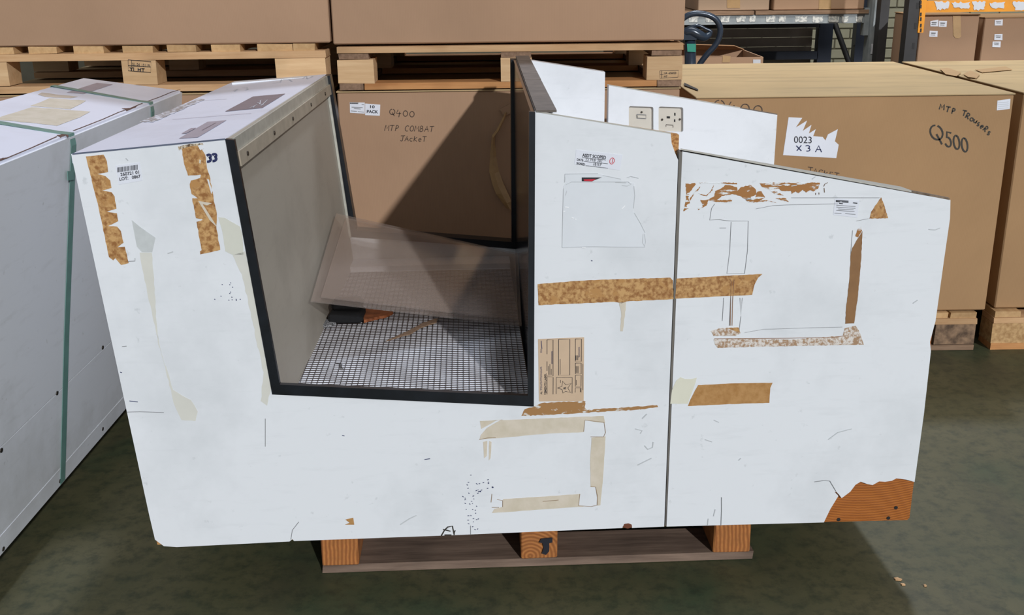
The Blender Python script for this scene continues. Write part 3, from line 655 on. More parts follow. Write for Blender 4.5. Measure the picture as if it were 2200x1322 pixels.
# ASDT label
al = decal('inspection_label', [(1238, 322), (1337, 333), (1332, 366), (1234, 353)], FP, M_paper, ca, label='white label reading ASDT SCOPED, date and signed')
type_on('printed_text', 'ASDT SCOPED', (1251, 336.5), (51, 5.5), (.5, -7), FP, M_ink, al, bold=True)
type_on('printed_text', 'DATE:', (1239.5, 345), (14, 2), (.3, -5), FP, M_ink, al, bold=True)
type_on('printed_text', 'SIGNED:', (1238.5, 353), (19, 3), (.3, -5), FP, M_ink, al, bold=True)
print_lines('rule', [[(1251, 338.5), (1302, 344)], [(1255, 347), (1306, 352)], [(1259, 356), (1306, 361.5)]], .0007, FP, M_ink, al)
print_lines('handwriting', hand('25 FEB 202', (1258, 345), (3.3, .35), (.4, -6), 1.1) + hand('JBTEP', (1274, 355), (3.4, .4), (.4, -6), 1.1), .0007, FP, M_ink, al)
print_lines('red_stamp', [[(1315 + 5 * math.cos(a / 10), 346 + 6.5 * math.sin(a / 10) - 1.2 * math.cos(a / 10)) for a in range(0, 66, 3)], [(1315, 351), (1316.5, 341)]], .0011, FP, M_red, al)
# plastic sleeve
sl = decal('document_sleeve', [(1213, 375), (1285, 373), (1300, 378), (1336, 386), (1333, 391), (1362, 394), (1364, 420), (1360, 455), (1376, 480), (1387, 505), (1386, 531), (1300, 531), (1208, 533), (1211, 400), (1216, 392)], FP, M_glossw, ca, label='flattened clear document sleeve')
print_lines('sleeve_crease', [[(1213, 392), (1214, 374), (1285, 373)], [(1295, 377), (1310, 380), (1334, 385)], [(1216, 397), (1228, 391), (1300, 391), (1350, 391), (1356, 396), (1348, 400), (1336, 399)], [(1211, 405), (1209, 470), (1208, 532)], [(1208, 532), (1270, 530), (1330, 531), (1386, 531)], [(1362, 400), (1364, 420), (1361, 448)], [(1363, 458), (1376, 480), (1386, 500)], [(1382, 503), (1381, 522), (1385, 530), (1387, 520), (1385, 503)], [(1322, 392), (1345, 393)], [(1347, 382), (1355, 379), (1372, 383)], [(1215, 420), (1218, 410)]], .0011, FP, M_scuffl, sl)
decal('red_paper_corner', [(1250, 381.5), (1293, 381.5), (1278, 387), (1272, 390), (1250, 389.5)], FP, M_ink, sl, off=-.0012)
decal('red_paper_corner', [(1254, 385.5), (1280, 384.8), (1272, 389.6), (1255, 389)], FP, M_red, sl, off=-.0018)
print_lines('painted_glint', [[(1210, 454), (1214, 455)], [(1228, 468), (1233, 469)], [(1235, 471), (1238, 472)], [(1214, 445), (1222, 446)], [(1336, 449), (1343, 442)], [(1250, 532), (1259, 533)]], .0018, FP, plain('painted_glint_white', rgb(250, 252, 255), .15, 0, .0), sl)  # glints on the plastic folds, painted as near-white strokes

# ------------------------------------------------ marks on the front of section B
decal('tape_residue', [(1453, 599), (1540, 594), (1638, 589), (1629, 597), (1621, 612), (1616, 634), (1530, 638), (1451, 642)], FP, M_glue, cb, amp=.3, label='end of the long brown tape strip past the seam')
decal('tape_residue', [(1500, 828), (1580, 824), (1660, 823), (1655, 834), (1653, 866), (1560, 869), (1478, 873), (1484, 858), (1493, 840)], FP, M_glue2, cb, amp=.3, label='short smooth brown tape strip')
decal('glue_patch', [(1453, 818), (1462, 811), (1472, 815), (1484, 815), (1497, 812), (1491, 832), (1478, 868), (1440, 868), (1444, 838)], FP, M_cream, cb, amp=.5, step=9, label='cream glue patch')
Z5 = lambda l: zo(l, 5.789, 1440, 380)
for l in ([(190, 85), (240, 90), (300, 75), (320, 90), (270, 160), (240, 190), (225, 260), (245, 330), (215, 345), (200, 360), (215, 380), (240, 385), (165, 430), (180, 350), (195, 300), (200, 200)],
          [(360, 70), (830, 75), (830, 95), (760, 90), (700, 88), (680, 84), (390, 78), (380, 92)],
          [(560, 180), (640, 140), (690, 100), (760, 110), (830, 130), (835, 180), (880, 130), (1000, 100), (1060, 150), (1070, 220), (1000, 250), (1010, 290), (940, 290), (870, 240), (780, 215), (640, 240), (580, 290), (770, 290), (770, 325), (560, 310), (480, 290), (450, 360), (400, 385), (350, 415), (345, 385), (410, 370), (375, 290), (480, 280), (550, 240)],
          [(1110, 80), (1300, 70), (1500, 78), (1700, 72), (1865, 75), (1840, 150), (1780, 182), (1740, 165), (1690, 197), (1650, 160), (1600, 205), (1560, 180), (1510, 215), (1500, 175), (1400, 178), (1340, 145), (1250, 165), (1150, 130)],
          [(1250, 180), (1310, 175), (1410, 235), (1300, 215)], [(1310, 270), (1430, 265), (1475, 312), (1390, 295)], [(1060, 260), (1085, 185), (1135, 182), (1180, 255), (1110, 300), (1200, 290), (1320, 322), (1210, 300), (980, 325), (930, 275)],
          [(240, 280), (300, 190), (375, 122), (350, 165), (290, 225), (252, 295)], [(345, 200), (450, 232), (500, 180), (540, 100), (525, 170), (455, 240), (400, 232)]):
    decal('torn_paper', Z5(l), FP, M_streak, cb, amp=.8, step=2.6, label='shredded brown paper residue')
decal('torn_paper', [(1868, 470), (1872, 455), (1882, 440), (1888, 432), (1893, 424), (1900, 442), (1908, 469)], FP, M_glue, cb, amp=.6, step=3, label='brown paper triangle')
decal('torn_paper', [(1853, 497), (1850, 560), (1843, 640), (1835, 695), (1816, 696), (1818, 660), (1825, 600), (1828, 545), (1831, 533)], FP, plain('smooth_brown_paper', rgb(142, 104, 66), .5, 0, .12, 30), cb, amp=.5, step=6, label='narrow upright brown strip')
decal('torn_paper', [(1842, 493), (1850, 488), (1852, 496), (1844, 510), (1838, 508)], FP, M_streak, cb, amp=.6, step=3)
decal('tape_strip', [(1533, 730), (1600, 728), (1700, 730), (1780, 724), (1811, 722), (1815, 706), (1838, 700), (1846, 712), (1852, 728), (1856, 741), (1750, 743), (1640, 745), (1542, 748), (1536, 740)], FP, M_speck, cb, amp=.6, step=6, label='mottled tan tape residue along the lower edge')
decal('tape_strip', [(1527, 712), (1545, 706), (1588, 704), (1591, 716), (1580, 722), (1533, 722)], FP, M_speck, cb, amp=.8, step=4)
decal('tape_strip', [(1562, 705), (1587, 704), (1590, 715), (1580, 712)], FP, M_glue, cb, off=-.0012, amp=.4, step=4)
print_lines('tape_outline', [[(1529, 448), (1525, 473), (1545, 472), (1560, 474), (1572, 475), (1608, 475), (1606, 540), (1600, 588)], [(1571, 477), (1568, 540), (1562, 588), (1600, 588)], [(1529, 448), (1536, 438)], [(1624, 449), (1660, 442), (1700, 440), (1800, 438)], [(1700, 425), (1890, 425)], [(1570, 640), (1567, 700)], [(1590, 640), (1592, 680), (1595, 640)], [(1592, 680), (1588, 712)], [(1555, 640), (1552, 690)], [(1600, 715), (1640, 708), (1730, 705), (1810, 703)], [(1840, 475), (1866, 470)], [(1832, 495), (1828, 545)], [(1546, 490), (1560, 490)]], .0007, FP, M_scuff, cb)
print_lines('tape_edge', [[(1568, 600), (1571, 604), (1570, 650), (1569, 700)], [(1577, 602), (1574, 650), (1573, 700)], [(1535, 728), (1700, 727), (1790, 725), (1815, 722)]], .0012, FP, plain('brown_tape_edge', rgb(150, 112, 84), .5), cb)
print_lines('crack_line', [[(1550, 1069), (1550, 1100), (1549, 1131)], [(1783, 1034), (1770, 1033), (1750, 1036)], [(1783, 1034), (1796, 1056)]], .0012, FP, M_scuff, cb)
print_lines('scuff_mark', [[(1962, 652), (1972, 645)], [(1587, 990), (1592, 985)], [(1534, 903), (1545, 908)], [(1533, 1110), (1537, 1095)], [(1515, 945), (1530, 950)], [(1780, 945), (1800, 930), (1830, 922)], [(1520, 1130), (1522, 1115)], [(1700, 400), (1712, 398)], [(1745, 385), (1752, 380)], [(2020, 490), (2010, 494), (1996, 493)]], .0018, FP, M_scuffl, cb)
print_lines('bracket_curve', [Z5([(1910, 120), (1925, 90), (1960, 72)]), Z5([(1915, 140), (1920, 195)]), Z5([(1810, 200), (1810, 225)]), Z5([(1850, 195), (1852, 220)])], .0012, FP, plain('brown_pen', rgb(120, 96, 74), .6), cb)
ql = decal('stock_label', [(1794, 427), (1846, 431), (1842, 468), (1790, 462)], FP, M_paper, cb, label='small white stock label with fine print')
print_lines('fine_print', [[(1796, 433), (1806, 434)], [(1808, 434), (1823, 435)], [(1796, 431), (1823, 432.5)], [(1833, 436), (1842, 437)], [(1803, 437), (1811, 438)]], .0018, FP, M_ink, ql)
print_lines('fine_print', [[(1797, 441), (1838, 444)], [(1797, 445), (1838, 448)], [(1801, 449), (1834, 451)], [(1797, 452), (1836, 455)], [(1793, 458), (1808, 459)], [(1816, 459), (1838, 461)]], .0010, FP, M_scuff, ql)

# ------------------------------------------------ marks on the top of section A's left block
def Lt(u, v): return (u, v)
TP = top_pl
def dtop(name, pts, mat, off=.0014, **k): return decal(name, pts, TP, mat, ca, off=off, th=.0004, **k)
g1 = dtop('grey_sticker', zo([(680, 548), (1010, 372), (1390, 338), (1120, 505)], 5.5, 360, 140), M_greydec, label='dark grey sticker with scratched white lettering')
print_lines('scratched_letters', [zo(l, 5.5, 360, 140) for l in ([(970, 505), (1060, 465)], [(1030, 480), (1010, 500)], [(1060, 440), (1120, 470)], [(1070, 420), (1110, 410)], [(1090, 460), (1100, 415), (1185, 410)], [(1120, 465), (1180, 410)], [(1135, 440), (1165, 440)], [(1100, 480), (1140, 460)])], .002, TP, M_paper2, g1, .0024)
g2 = dtop('grey_sticker', zo([(135, 868), (470, 672), (695, 652), (360, 852)], 5.5, 360, 140), M_greydec2, label='pale grey sticker with a printed line')
print_lines('printed_line', [zo([(410, 768), (570, 680)], 5.5, 360, 140)], .003, TP, M_greydec, g2, .0022)
dtop('grey_sticker', zo([(165, 808), (280, 745), (340, 742), (225, 803)], 5.5, 360, 140), M_greydec2, off=.0019)
print_lines('dirt_line', [zo([(60, 640), (400, 615), (700, 590), (990, 568)], 5.5, 360, 140), zo([(330, 425), (600, 405), (700, 400)], 5.5, 360, 140)], .003, TP, M_greydec2, ca, .0016)
print_lines('dirt_line', [zo(l, 5.5, 360, 140) for l in ([(780, 300), (830, 280), (790, 310)], [(880, 265), (940, 262), (950, 285), (920, 295)], [(1240, 215), (1330, 200), (1350, 165), (1440, 170), (1470, 190)], [(1600, 155), (1640, 130), (1650, 160), (1720, 130)])], .004, TP, M_paper2, ca, .0016)
dtop('worn_edge', [(300, 262), (425, 213), (440, 214), (330, 262)], mottled('gritty_edge_dirt', rgb(150, 140, 135), rgb(222, 222, 232), 80, .45, .6, .6), amp=.8, step=6)
print_lines('top_edge_line', [[(155, 331), (320, 315), (484, 299)]], .003, FP, plain('blue_grey_edge', rgb(96, 104, 124), .4), ca)

# ============================================================ LEFT CABINET
lc = thing('laminate_cabinet', 'white laminate cabinet at the left edge bound with two green straps', 'cabinet', (-1.5, 2.5, .1))
Y0, Y1 = 1.66, 3.36
rT = Vector((-1.035, 0, .98)); rB = Vector((-1.147, 0, .115))
LTp = YP(Y1)(180, 168); ZL = LTp.z; XL = LTp.x
def at(v, y): return Vector((v.x, y, v.z))
lT = Vector((XL, 0, ZL)); lB = Vector((XL + .02, 0, .115))
sec = [rB, rT, lT, lB]
def psl(pts, y0, y1): return slab([at(p, y0) for p in pts], Vector((0, y1 - y0, 0)))
link('cabinet_body', psl([rB + Vector((-.002, 0, 0)), rT + Vector((-.002, 0, -.0195)), lT + Vector((.002, 0, -.0195)), lB], Y0 + .002, Y1 - .002), M_side, lc)
lt_pl = plane3(at(rT, Y0), at(rT, Y1), at(lT, Y1))
if lt_pl.n.z < 0: lt_pl.n = -lt_pl.n
link('top_panel', psl([rT, lT, lT - UP * .019, rT - UP * .019], Y0, Y1), M_top, lc)
lr_pl = plane3(at(rT, Y0), at(rT, Y1), at(rB, Y1))
if lr_pl.n.x < 0: lr_pl.n = -lr_pl.n
def side_at(z): t = (z - rB.z) / (rT.z - rB.z); return rB + (rT - rB) * t
seamz = lr_pl(220, 747).z
u_ = (rT - rB).normalized(); sn = lr_pl.n
def sideslab(z0, z1, y0, y1, th, gap=.0): a, b = side_at(z0), side_at(z1); return slab([at(a, y0), at(a, y1), at(b, y1), at(b, y0)], sn * th)
link('side_board', sideslab(seamz + .0015, .975, Y0, Y1, .006), M_side, lc)
link('side_board', sideslab(.165, seamz - .0015, Y0, Y1, .006), M_side, lc)
link('bottom_rail', sideslab(.117, .163, Y0, Y1, .007), M_side, lc)
for u, v in ((220, 747), (122, 845), (2, 968), (220, 922), (128, 1034), (6, 1180)):
    c = lr_pl(u, v, .0062); link('screw', tube([c, c + sn * .002], .0055, 8), M_screw, lc)
M_darkw = plain('shade_dark_wood', rgb(52, 44, 38), .8, 0, .2, 12)  # dark colour stands in for the shade beneath the cabinet
lbp = thing('wooden_pallet', 'pallet coloured dark for shade, under the strapped white cabinet at the left', 'pallet', (-1.6, 1.75, 0))
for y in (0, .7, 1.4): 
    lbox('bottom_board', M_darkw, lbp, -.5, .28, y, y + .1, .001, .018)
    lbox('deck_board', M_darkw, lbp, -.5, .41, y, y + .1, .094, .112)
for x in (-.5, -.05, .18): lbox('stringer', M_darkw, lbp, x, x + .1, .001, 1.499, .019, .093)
def dl(name, pts, mat, **k): return decal(name, pts, lt_pl, mat, lc, off=.0006, th=.0004, **k)
Zc = lambda l: zo(l, 4.8975, 0, 150)
dl('masking_tape', Zc([(0, 500), (330, 395), (620, 415), (950, 440), (840, 500), (600, 590), (300, 555), (0, 530)]), M_mask, amp=.6, step=14, label='large aged masking tape patch')
dl('masking_tape', Zc([(320, 380), (420, 345), (520, 300), (905, 325), (860, 355), (740, 415), (520, 395)]), M_mask, amp=.6, step=14, label='small masking tape patch')
dl('masking_tape', Zc([(400, 262), (440, 240), (820, 285), (740, 298), (480, 285)]), plain('tan_tape', rgb(196, 182, 166), .5), amp=.6, step=14, label='tan tape end')
dl('grey_sticker', Zc([(700, 240), (1020, 138), (1185, 155), (880, 255)]), M_greydec2, label='grey sticker band')
edgech = plain('brown_chipped_edge', rgb(96, 66, 54), .8, 0, .2, 40)
print_lines('chipped_edge', [Zc(l) for l in ([(0, 955), (90, 920), (330, 820), (600, 700)], [(770, 640), (850, 610), (1080, 520), (1250, 445), (1380, 400), (1500, 350)], [(1540, 335), (1680, 285), (1800, 235), (1900, 205)])], .003, lt_pl, edgech, lc, .0012)
for l in ([(595, 688), (640, 682), (690, 660), (720, 690), (712, 715), (690, 690), (650, 705), (640, 715)], [(1280, 408), (1380, 402), (1420, 385), (1445, 372), (1430, 395), (1370, 420), (1330, 435), (1320, 418)], [(0, 935), (90, 920), (60, 935), (0, 962)]):
    dl('chip', Zc(l), edgech, amp=.5, step=3)
# straps
def strapmesh(y, wd, ys, th=.002):
    prof = [side_at(.12) + sn * .0085, side_at(.5) + sn * .0085, side_at(.955) + sn * .0088, rT + Vector((.004, 0, .0015)), rT + Vector((-.03, 0, 0)) + UP * (.0035 + .0018), lT + UP * .004, lT + Vector((-.02, 0, -.02)), Vector((XL - .02, 0, .3))]
    V = []; Fc = []
    for i, p in enumerate(prof):
        sh = ys[i]
        for a in (-wd / 2, wd / 2): V.append(Vector((p.x, y + sh + a, p.z)))
    n = len(prof)
    for i in range(n - 1): Fc.append((2 * i, 2 * i + 1, 2 * i + 3, 2 * i + 2))
    me = mesh(V, Fc); bm = bmesh.new(); bm.from_mesh(me)
    bmesh.ops.solidify(bm, geom=list(bm.faces), thickness=th * .5); bm.to_mesh(me); bm.free(); return me
ya = lt_pl(150, 288).y; yb = lt_pl(311, 219).y
print('strap y', ya, yb, 'ZL', XL, ZL, 'seam', seamz)
sa = lr_pl(128, 1050).y - ya
s1 = link('strapping_band', strapmesh(ya, .030, [sa, sa * .6, 0.0, 0, .0, .04, .04, .04]), M_green, lc, True, 'green strapping band, near one')
cs = lr_pl(147, 385, .0115)
link('strap_seal', slab([lr_pl(u, v, .011) for u, v in ((144, 368), (159, 367), (158, 386), (145, 388))], sn * .0015), M_green, s1)
s2 = link('strapping_band', strapmesh(yb, .028, [sa * .3, .0, 0.0, 0, .0, .06, .06, .06]), M_green, lc, True, 'green strapping band, far one')

# ============================================================ STACKED CARTONS BEHIND
def carton(label, x0, x1, y0, y1, z0, z1, mat=M_card, top=M_cardtop, rz=0.0, group=None, seam='x', flap=True):
    cx, cy = (x0 + x1) / 2, (y0 + y1) / 2
    t = thing('cardboard_box', label, 'box', (cx, cy, z0), rz, group); a, b, h = (x1 - x0) / 2, (y1 - y0) / 2, z1 - z0
    link('box_body', boxm(-a, a, -b, b, .001, h - .006, .004), mat, t, False)
    if seam == 'x':
        link('flap', boxm(-a - .003, a + .003, -b - .003, -.004, h - .0055, h, .0015), top, t, False)
        link('flap', boxm(-a - .003, a + .003, .004, b + .003, h - .0055, h - .0005, .0015), top, t, False)
    else:
        link('flap', boxm(-a - .003, -.003, -b - .003, b + .003, h - .0055, h, .0015), top, t, False)
        link('flap', boxm(.003, a + .003, -b - .003, b + .003, h - .0055, h - .0005, .0015), top, t, False)
    return t
# lower row pallets and boxes
YB = 3.6
G = 'lower pallets'
q5_rz = math.radians(0)
# middle lower box (Q400)
q4L = YP(YB)(724, 200).x; 
pallet_block_x('pallet hidden under the middle lower cardboard box, behind the counter', (.0, YB, 0), 1.15, 1.2)
q4 = carton('tall cardboard box marked Q400 behind the opening', q4L, .575, YB, YB + 1.15, .146, .945, M_card2)
QP = YP(YB)
qt = carton('huge cardboard box on the middle pallet, cut by the top of the frame', YP(YB)(716, 97).x, YP(YB)(1469, 97).x, YB + .001, YB + 1.16, 1.097, 1.9, M_card2)
pallet_block_y('pine pallet between the two middle cardboard boxes', (.004, YB - .012, .9485), YP(YB - .012)(1470, 120).x - YP(YB - .012)(727, 120).x, 1.17)
# left column
lR = YP(YB)(703, 150).x
upl = pallet_block_x('pine pallet with HT stamp over the far-left lower box', (lR - .6, YB - .01, .951), 1.2, 1.1, ends=[(a - lR + .6, b - lR + .6) for a, b in ((-1.80, -1.74), (-1.725, -1.646), (-1.597, -1.503), (-1.446, -1.346), (-1.284, -1.184), (-1.136, -1.04), (-.989, -.894), (-.836, -.719), (-.716, -.645))], blocks=[(a - lR + .6, b - lR + .6) for a, b in ((-1.81, -1.675), (-1.293, -1.179), (-.78, -.612))])
upl.scale.z = 1.06
carton('huge cardboard box above the left pallet, cut by the top of the frame', lR - 1.25, YP(YB)(714, 97).x - .006, YB - .004, YB + 1.12, 1.1035, 1.9, M_card2)
carton('lower cardboard box behind the left cabinet, mostly hidden under the pine pallet', lR - 1.22, lR + .0, YB, YB + 1.1, .146, .945, M_card2)
pallet_block_x('pallet hidden under the lower left cardboard box', (lR - .6, YB, 0), 1.2, 1.1)
# right: Q500 box
YQ = 3.57
q5l = YP(YQ)(1497, 205).x; q5r = YP(YQ)(2187, 204).x
Y5b = ZP(.915)(1700, 135).y
q5 = carton('wide cardboard box marked MTP TROUSERS Q500 right of the counter', q5l, q5r - .012, YQ, Y5b, .1465, .915, M_card, rz=0)
pq = pallet_block_x('pallet with dirty chipboard block under the Q500 box', ((q5l + q5r) / 2 - .02, YQ - .015, 0), q5r - q5l - .045, 1.1, mats=(M_woodx, M_woody, M_dirtyblock, M_oldx))
nb0 = q5r + .03
nbx = carton('cardboard box at the right edge beside the Q500 box', nb0, nb0 + 1.1, YQ + .02, YQ + 1.17, .1465, .915, M_card)
pallet_block_x('pallet with rough chipboard block at the right edge under the end box', (nb0 + .53, YQ - .01, 0), 1.08, 1.1, mats=(M_woodx, M_woody, M_chipblock, M_orangex))
# markings on Q400 box
K = Plane((0, YB, 0), (0, 1, 0))
h3 = lambda t_: None
print_lines('marker_writing', hand('Q400', (836, 247), (12.6, 1.2), (1.0, -13), 1.12), .0026, K, M_marker, q4, -.0008)
print_lines('marker_writing', hand('MTP COMBAT', (826, 281), (8.9, .2), (2.0, -12), 1.2), .0024, K, M_marker, q4, -.0008)
print_lines('marker_writing', hand('JAcKeT', (860, 303), (8.2, .2), (1.4, -11), 1.15), .0024, K, M_marker, q4, -.0008)
p1 = decal('address_label', zo([(105, 635), (262, 638), (262, 755), (107, 745)], 4.889, 730, 90), K, M_paper, q4, off=-.001, label='small printed address label')
print_lines('fine_print', [zo(l, 4.889, 730, 90) for l in ([(110, 645), (190, 648)], [(230, 658), (255, 660)], [(125, 685), (240, 690)], [(150, 700), (220, 705)], [(115, 725), (180, 730)], [(190, 732), (255, 738)])], .0016, K, M_scuff, p1, -.0022)
print_lines('barcode', [zo([(110 + i * 9, 636), (110 + i * 9, 652)], 4.889, 730, 90) for i in range(10)], .0014, K, M_ink, p1, -.0022)
p2 = decal('pack_label', zo([(266, 648), (425, 660), (420, 777), (266, 770)], 4.889, 730, 90), K, M_paper, q4, off=-.001, label='white label reading 10 PACK')
type_on('printed_text', '10', (795.2, 232), (9.8, .5), (.1, -6), K, M_ink, p2, off=-.0024, bold=True)
type_on('printed_text', 'PACK', (788.2, 242.5), (24, 1), (.1, -6.5), K, M_ink, p2, off=-.0024, bold=True)
# torn flap of tape hanging on the Q400 box
rib = zo([(1210, 720, 8), (1195, 760, 10), (1160, 830, 12), (1130, 870, 10), (1125, 930, 20), (1118, 1000, 40), (1120, 1100, 50), (1140, 1180, 56), (1180, 1230, 50), (1215, 1290, 30), (1240, 1330, 14)] and [(1210, 720), (1195, 760), (1160, 830), (1130, 870), (1127, 930), (1130, 1000), (1135, 1100), (1160, 1180), (1185, 1240), (1215, 1290), (1235, 1330)], 2.973, 680, 0)
wds = [.004, .006, .008, .008, .010, .020, .028, .032, .034, .028, .02]
V = []; Fc = []
for i, (u, v) in enumerate(rib):
    c = K(u, v, -.012 - .01 * math.sin(i * .9)); ww_ = wds[i]
    V += [c + Vector((-ww_ * .6, .004, 0)), c + Vector((0, -.006, random.uniform(-.004, .004))), c + Vector((ww_ * .6, .006, 0))]
    if i: k = 3 * i; Fc += [(k - 3, k - 2, k + 1, k), (k - 2, k - 1, k + 2, k + 1)]
me = mesh(V, Fc); bm = bmesh.new(); bm.from_mesh(me); bmesh.ops.solidify(bm, geom=list(bm.faces), thickness=.001); bm.to_mesh(me); bm.free()
link('torn_tape', me, M_parcel, q4, True, 'torn brown tape hanging loose')
decal('torn_flap', zo([(1170, 700), (1245, 655), (1250, 720), (1200, 745)], 2.973, 680, 0), K, M_card2, q4, off=-.006, th=.003, amp=.8, step=5)
# markings on Q500 box
K5 = Plane((0, YQ, 0), (0, 1, 0))
Z3 = lambda l: zo(l, 2.683, 1380, 0)
print_lines('marker_writing', hand('Q', (1997, 300), (30, 7), (0, -34), 1) + hand('500', (2030, 313), (17, 5.5), (-1.5, -32), 1.02), .006, K5, M_marker2, q5, -.0008)
def arc_text(s, pts, hgt):
    out = []
    for ch, (u, v, ang, w_) in zip(s, pts):
        a = math.radians(ang); ux = (w_ * math.cos(a), w_ * math.sin(a)); uy = (hgt * math.sin(a), -hgt * math.cos(a)); out += hand(ch, (u, v), ux, uy, 1, 0)
    return out
print_lines('marker_writing', arc_text('MTP TRouseRs', [(2018, 235, 10, 10), (2031, 240, 14, 9), (2043, 244, 10, 9), (0, 0, 0, 0), (2066, 248, 16, 9), (2073, 253, 24, 9), (2082, 258, 26, 9), (2090, 262, 30, 8), (2097, 268, 34, 7), (2104, 273, 38, 8), (2111, 279, 42, 8), (2119, 286, 46, 8)], 12), .0040, K5, M_marker2, q5, -.0008)
print_lines('marker_writing', hand('Q400', (1532, 236), (24, 3), (3, -22), 1.15), .0035, K5, M_marker, q5, -.0008)
print_lines('marker_writing', hand('JACKET', (1735, 372), (10, 2), (1, -13), 1.15), .0025, K5, M_marker, q5, -.0008)
nt_ = decal('torn_note', Z3([(843, 676), (922, 680), (885, 735), (950, 695), (925, 755), (975, 720), (960, 770), (1000, 745), (985, 785), (1040, 790), (1055, 810), (1070, 775), (1127, 745), (1110, 815), (1132, 835), (1118, 912), (811, 895)]), K5, M_paper, q5, off=-.001, label='torn white note reading 0023 X3 A')
type_on('printed_text', '0023', (1706, 307), (38, 1), (0, -15), K5, M_ink, nt_, off=-.002)
print_lines('handwriting', hand('X3', (1711, 324), (12, .3), (0, -12), 1.6) + hand('A', (1752, 327), (14, .3), (0, -14), 1.0), .0032, K5, M_blueink, nt_, -.0022)
cl = decal('corner_label', Z3([(2047, 580), (2122, 570), (2118, 628), (2043, 637)]), K5, M_paper, q5, off=-.001, label='small white label in the upper right corner')
print_lines('fine_print', [Z3([(2052, y), (2112, y - 5)]) for y in (592, 603, 614, 626)], .0014, K5, M_scuffl, cl, -.002)
# shade in the slit at the Q500 box's left end, painted as a strip, and parcel tape across the gap at the right
tq = ZP(.9165)
decal('slit_shade', [(1470, 178), (1500, 192), (1500, 195), (1470, 184)], ZP(.918), M_darkgap, q5, off=0, th=.001)
decal('tape', [(2019, 148), (2035, 146), (2065, 156), (2055, 164), (2032, 160)], tq, M_parcel, nbx, off=.003, th=.001, label='brown tape bridging the gap between boxes')
decal('tape', [(2070, 160), (2085, 152), (2105, 160), (2098, 168), (2080, 166)], tq, M_parcel, nbx, off=.003, th=.001, label='brown tape bridging the gap between boxes')
decal('tape', [(2095, 150), (2160, 143), (2175, 150), (2110, 156)], tq, M_parcel, nbx, off=.0012, th=.001)
# stamp on the upper pallets
def stamp(plane, par_name, box, lines, mat=M_ink):
    pass
KL = YP(YB - .01)
def child_of(label, nm, pick):
    for o in COL.objects:
        if o.get('label') == label:
            cs_ = [c for c in o.children if c.name.split('.')[0] == nm]; return min(cs_, key=pick), o
blk, pl_l = child_of('pine pallet with HT stamp over the far-left lower box', 'block', lambda c: 0)
def on_rot(o, me):   # put a world-space mesh under block o (parents unrotated)
    return me
PF = YP(YB - .01)
blks = [c for c in pl_l.children if c.name.startswith('block')]
mid = blks[1]
print_lines('ink_stamp', [zo([(842, 160), (992, 172), (990, 238), (842, 228), (842, 160)], 3.055, 0, 80), zo([(865, 163), (865, 228)], 3.055, 0, 80), zo([(842, 196), (990, 204)], 3.055, 0, 80)], .0014, PF, M_ink, mid, -.0005)
type_on('ink_stamp', 'SL-26 10119', zo([(870, 196)], 3.055, 0, 80)[0], (37, 3), (0, -6), PF, M_ink, mid, off=-.0005)
type_on('ink_stamp', 'YI  HT', zo([(850, 226)], 3.055, 0, 80)[0], (33, 2.5), (0, -7), PF, M_ink, mid, off=-.0005, bold=True)
pm = [o for o in COL.objects if o.get('label') == 'pine pallet between the two middle cardboard boxes'][0]
rb_ = [c for c in pm.children if c.name.startswith('block')][2]
PM = YP(YB - .014)
print_lines('ink_stamp', [[(1418, 152), (1458, 151), (1457, 166), (1418, 168), (1418, 152)], [(1422, 152), (1422, 168)], [(1418, 160), (1426, 160)]], .0011, PM, M_ink, rb_, -.0016)
type_on('ink_stamp', 'UA -656020', (1427, 159.5), (26, -.5), (0, -5), PM, M_ink, rb_, off=-.0016)
type_on('ink_stamp', 'HT', (1427, 166.5), (7, -.2), (0, -4.5), PM, M_ink, rb_, off=-.0016)

# ============================================================ RACKING AND BACKGROUND
def wbox(name, mat, parent, *a, bev=0.0, label=None): return link(name, boxm(*a, bev=bev), mat, parent, True, label)
RY = 6.2
P6 = YP(RY)
bz0 = P6(1700, 51).z; bz1 = P6(1700, 31).z; bxl = 0.1; bxr = P6(1868, 40).x
r1 = thing('storage_rack', 'grey and blue steel racking with a label-covered grey beam', 'rack', (1.6, RY, 0))
bm1 = wbox('beam', M_rackgrey, r1, bxl, bxr, RY, RY + .05, bz0, bz1)
for k in range(12):
    u = 1478 + k * 33 + random.uniform(-6, 6); w_ = random.uniform(14, 30)
    decal('label_remnant', [(u, 35), (u + w_, 34.5), (u + w_ - 2, 47), (u + 1, 48)], P6, mottled('peeled_label_%d' % k, rgb(214, 214, 208), rgb(156, 160, 160), 60, .45, .6, .6) if k < 2 else MATS['peeled_label_%d' % (k % 2)], bm1, off=-.002, th=.001, amp=1.6, step=4)
for k in range(3):
    wbox('shelf_board', M_oldx, r1, bxl + .0 + k * (bxr - bxl) / 3, bxl + (k + 1) * (bxr - bxl) / 3 - .01, RY - .01, RY + 1.0, bz1 + .001, bz1 + .022)
ux0 = P6(1866, 60).x; ux1 = P6(1902, 60).x
up = wbox('upright', M_rackgrey, r1, ux0, ux1, RY - .03, RY + .06, 0, 2.4)
for k in range(9):
    z = .62 + k * .095
    wbox('slot', M_hole, up, ux1 - .028, ux1 - .018, RY - .0305, RY - .029, z, z + .026)
    wbox('slot', M_rackblack, up, ux0 + .03, ux0 + .042, RY - .0305, RY - .029, z + .006, z + .02)
wbox('beam_connector', M_rackgrey, r1, ux0 - .03, ux0 - .001, RY - .006, RY + .05, P6(1860, 76).z, bz1 + .03)
decal('label_remnant', [(1872, 94), (1895, 92), (1893, 115), (1870, 116)], YP(RY - .03), MATS['white_paper_dim'], up, off=-.002, th=.001, amp=1)
RB = RY + 1.0; P7 = YP(RB)
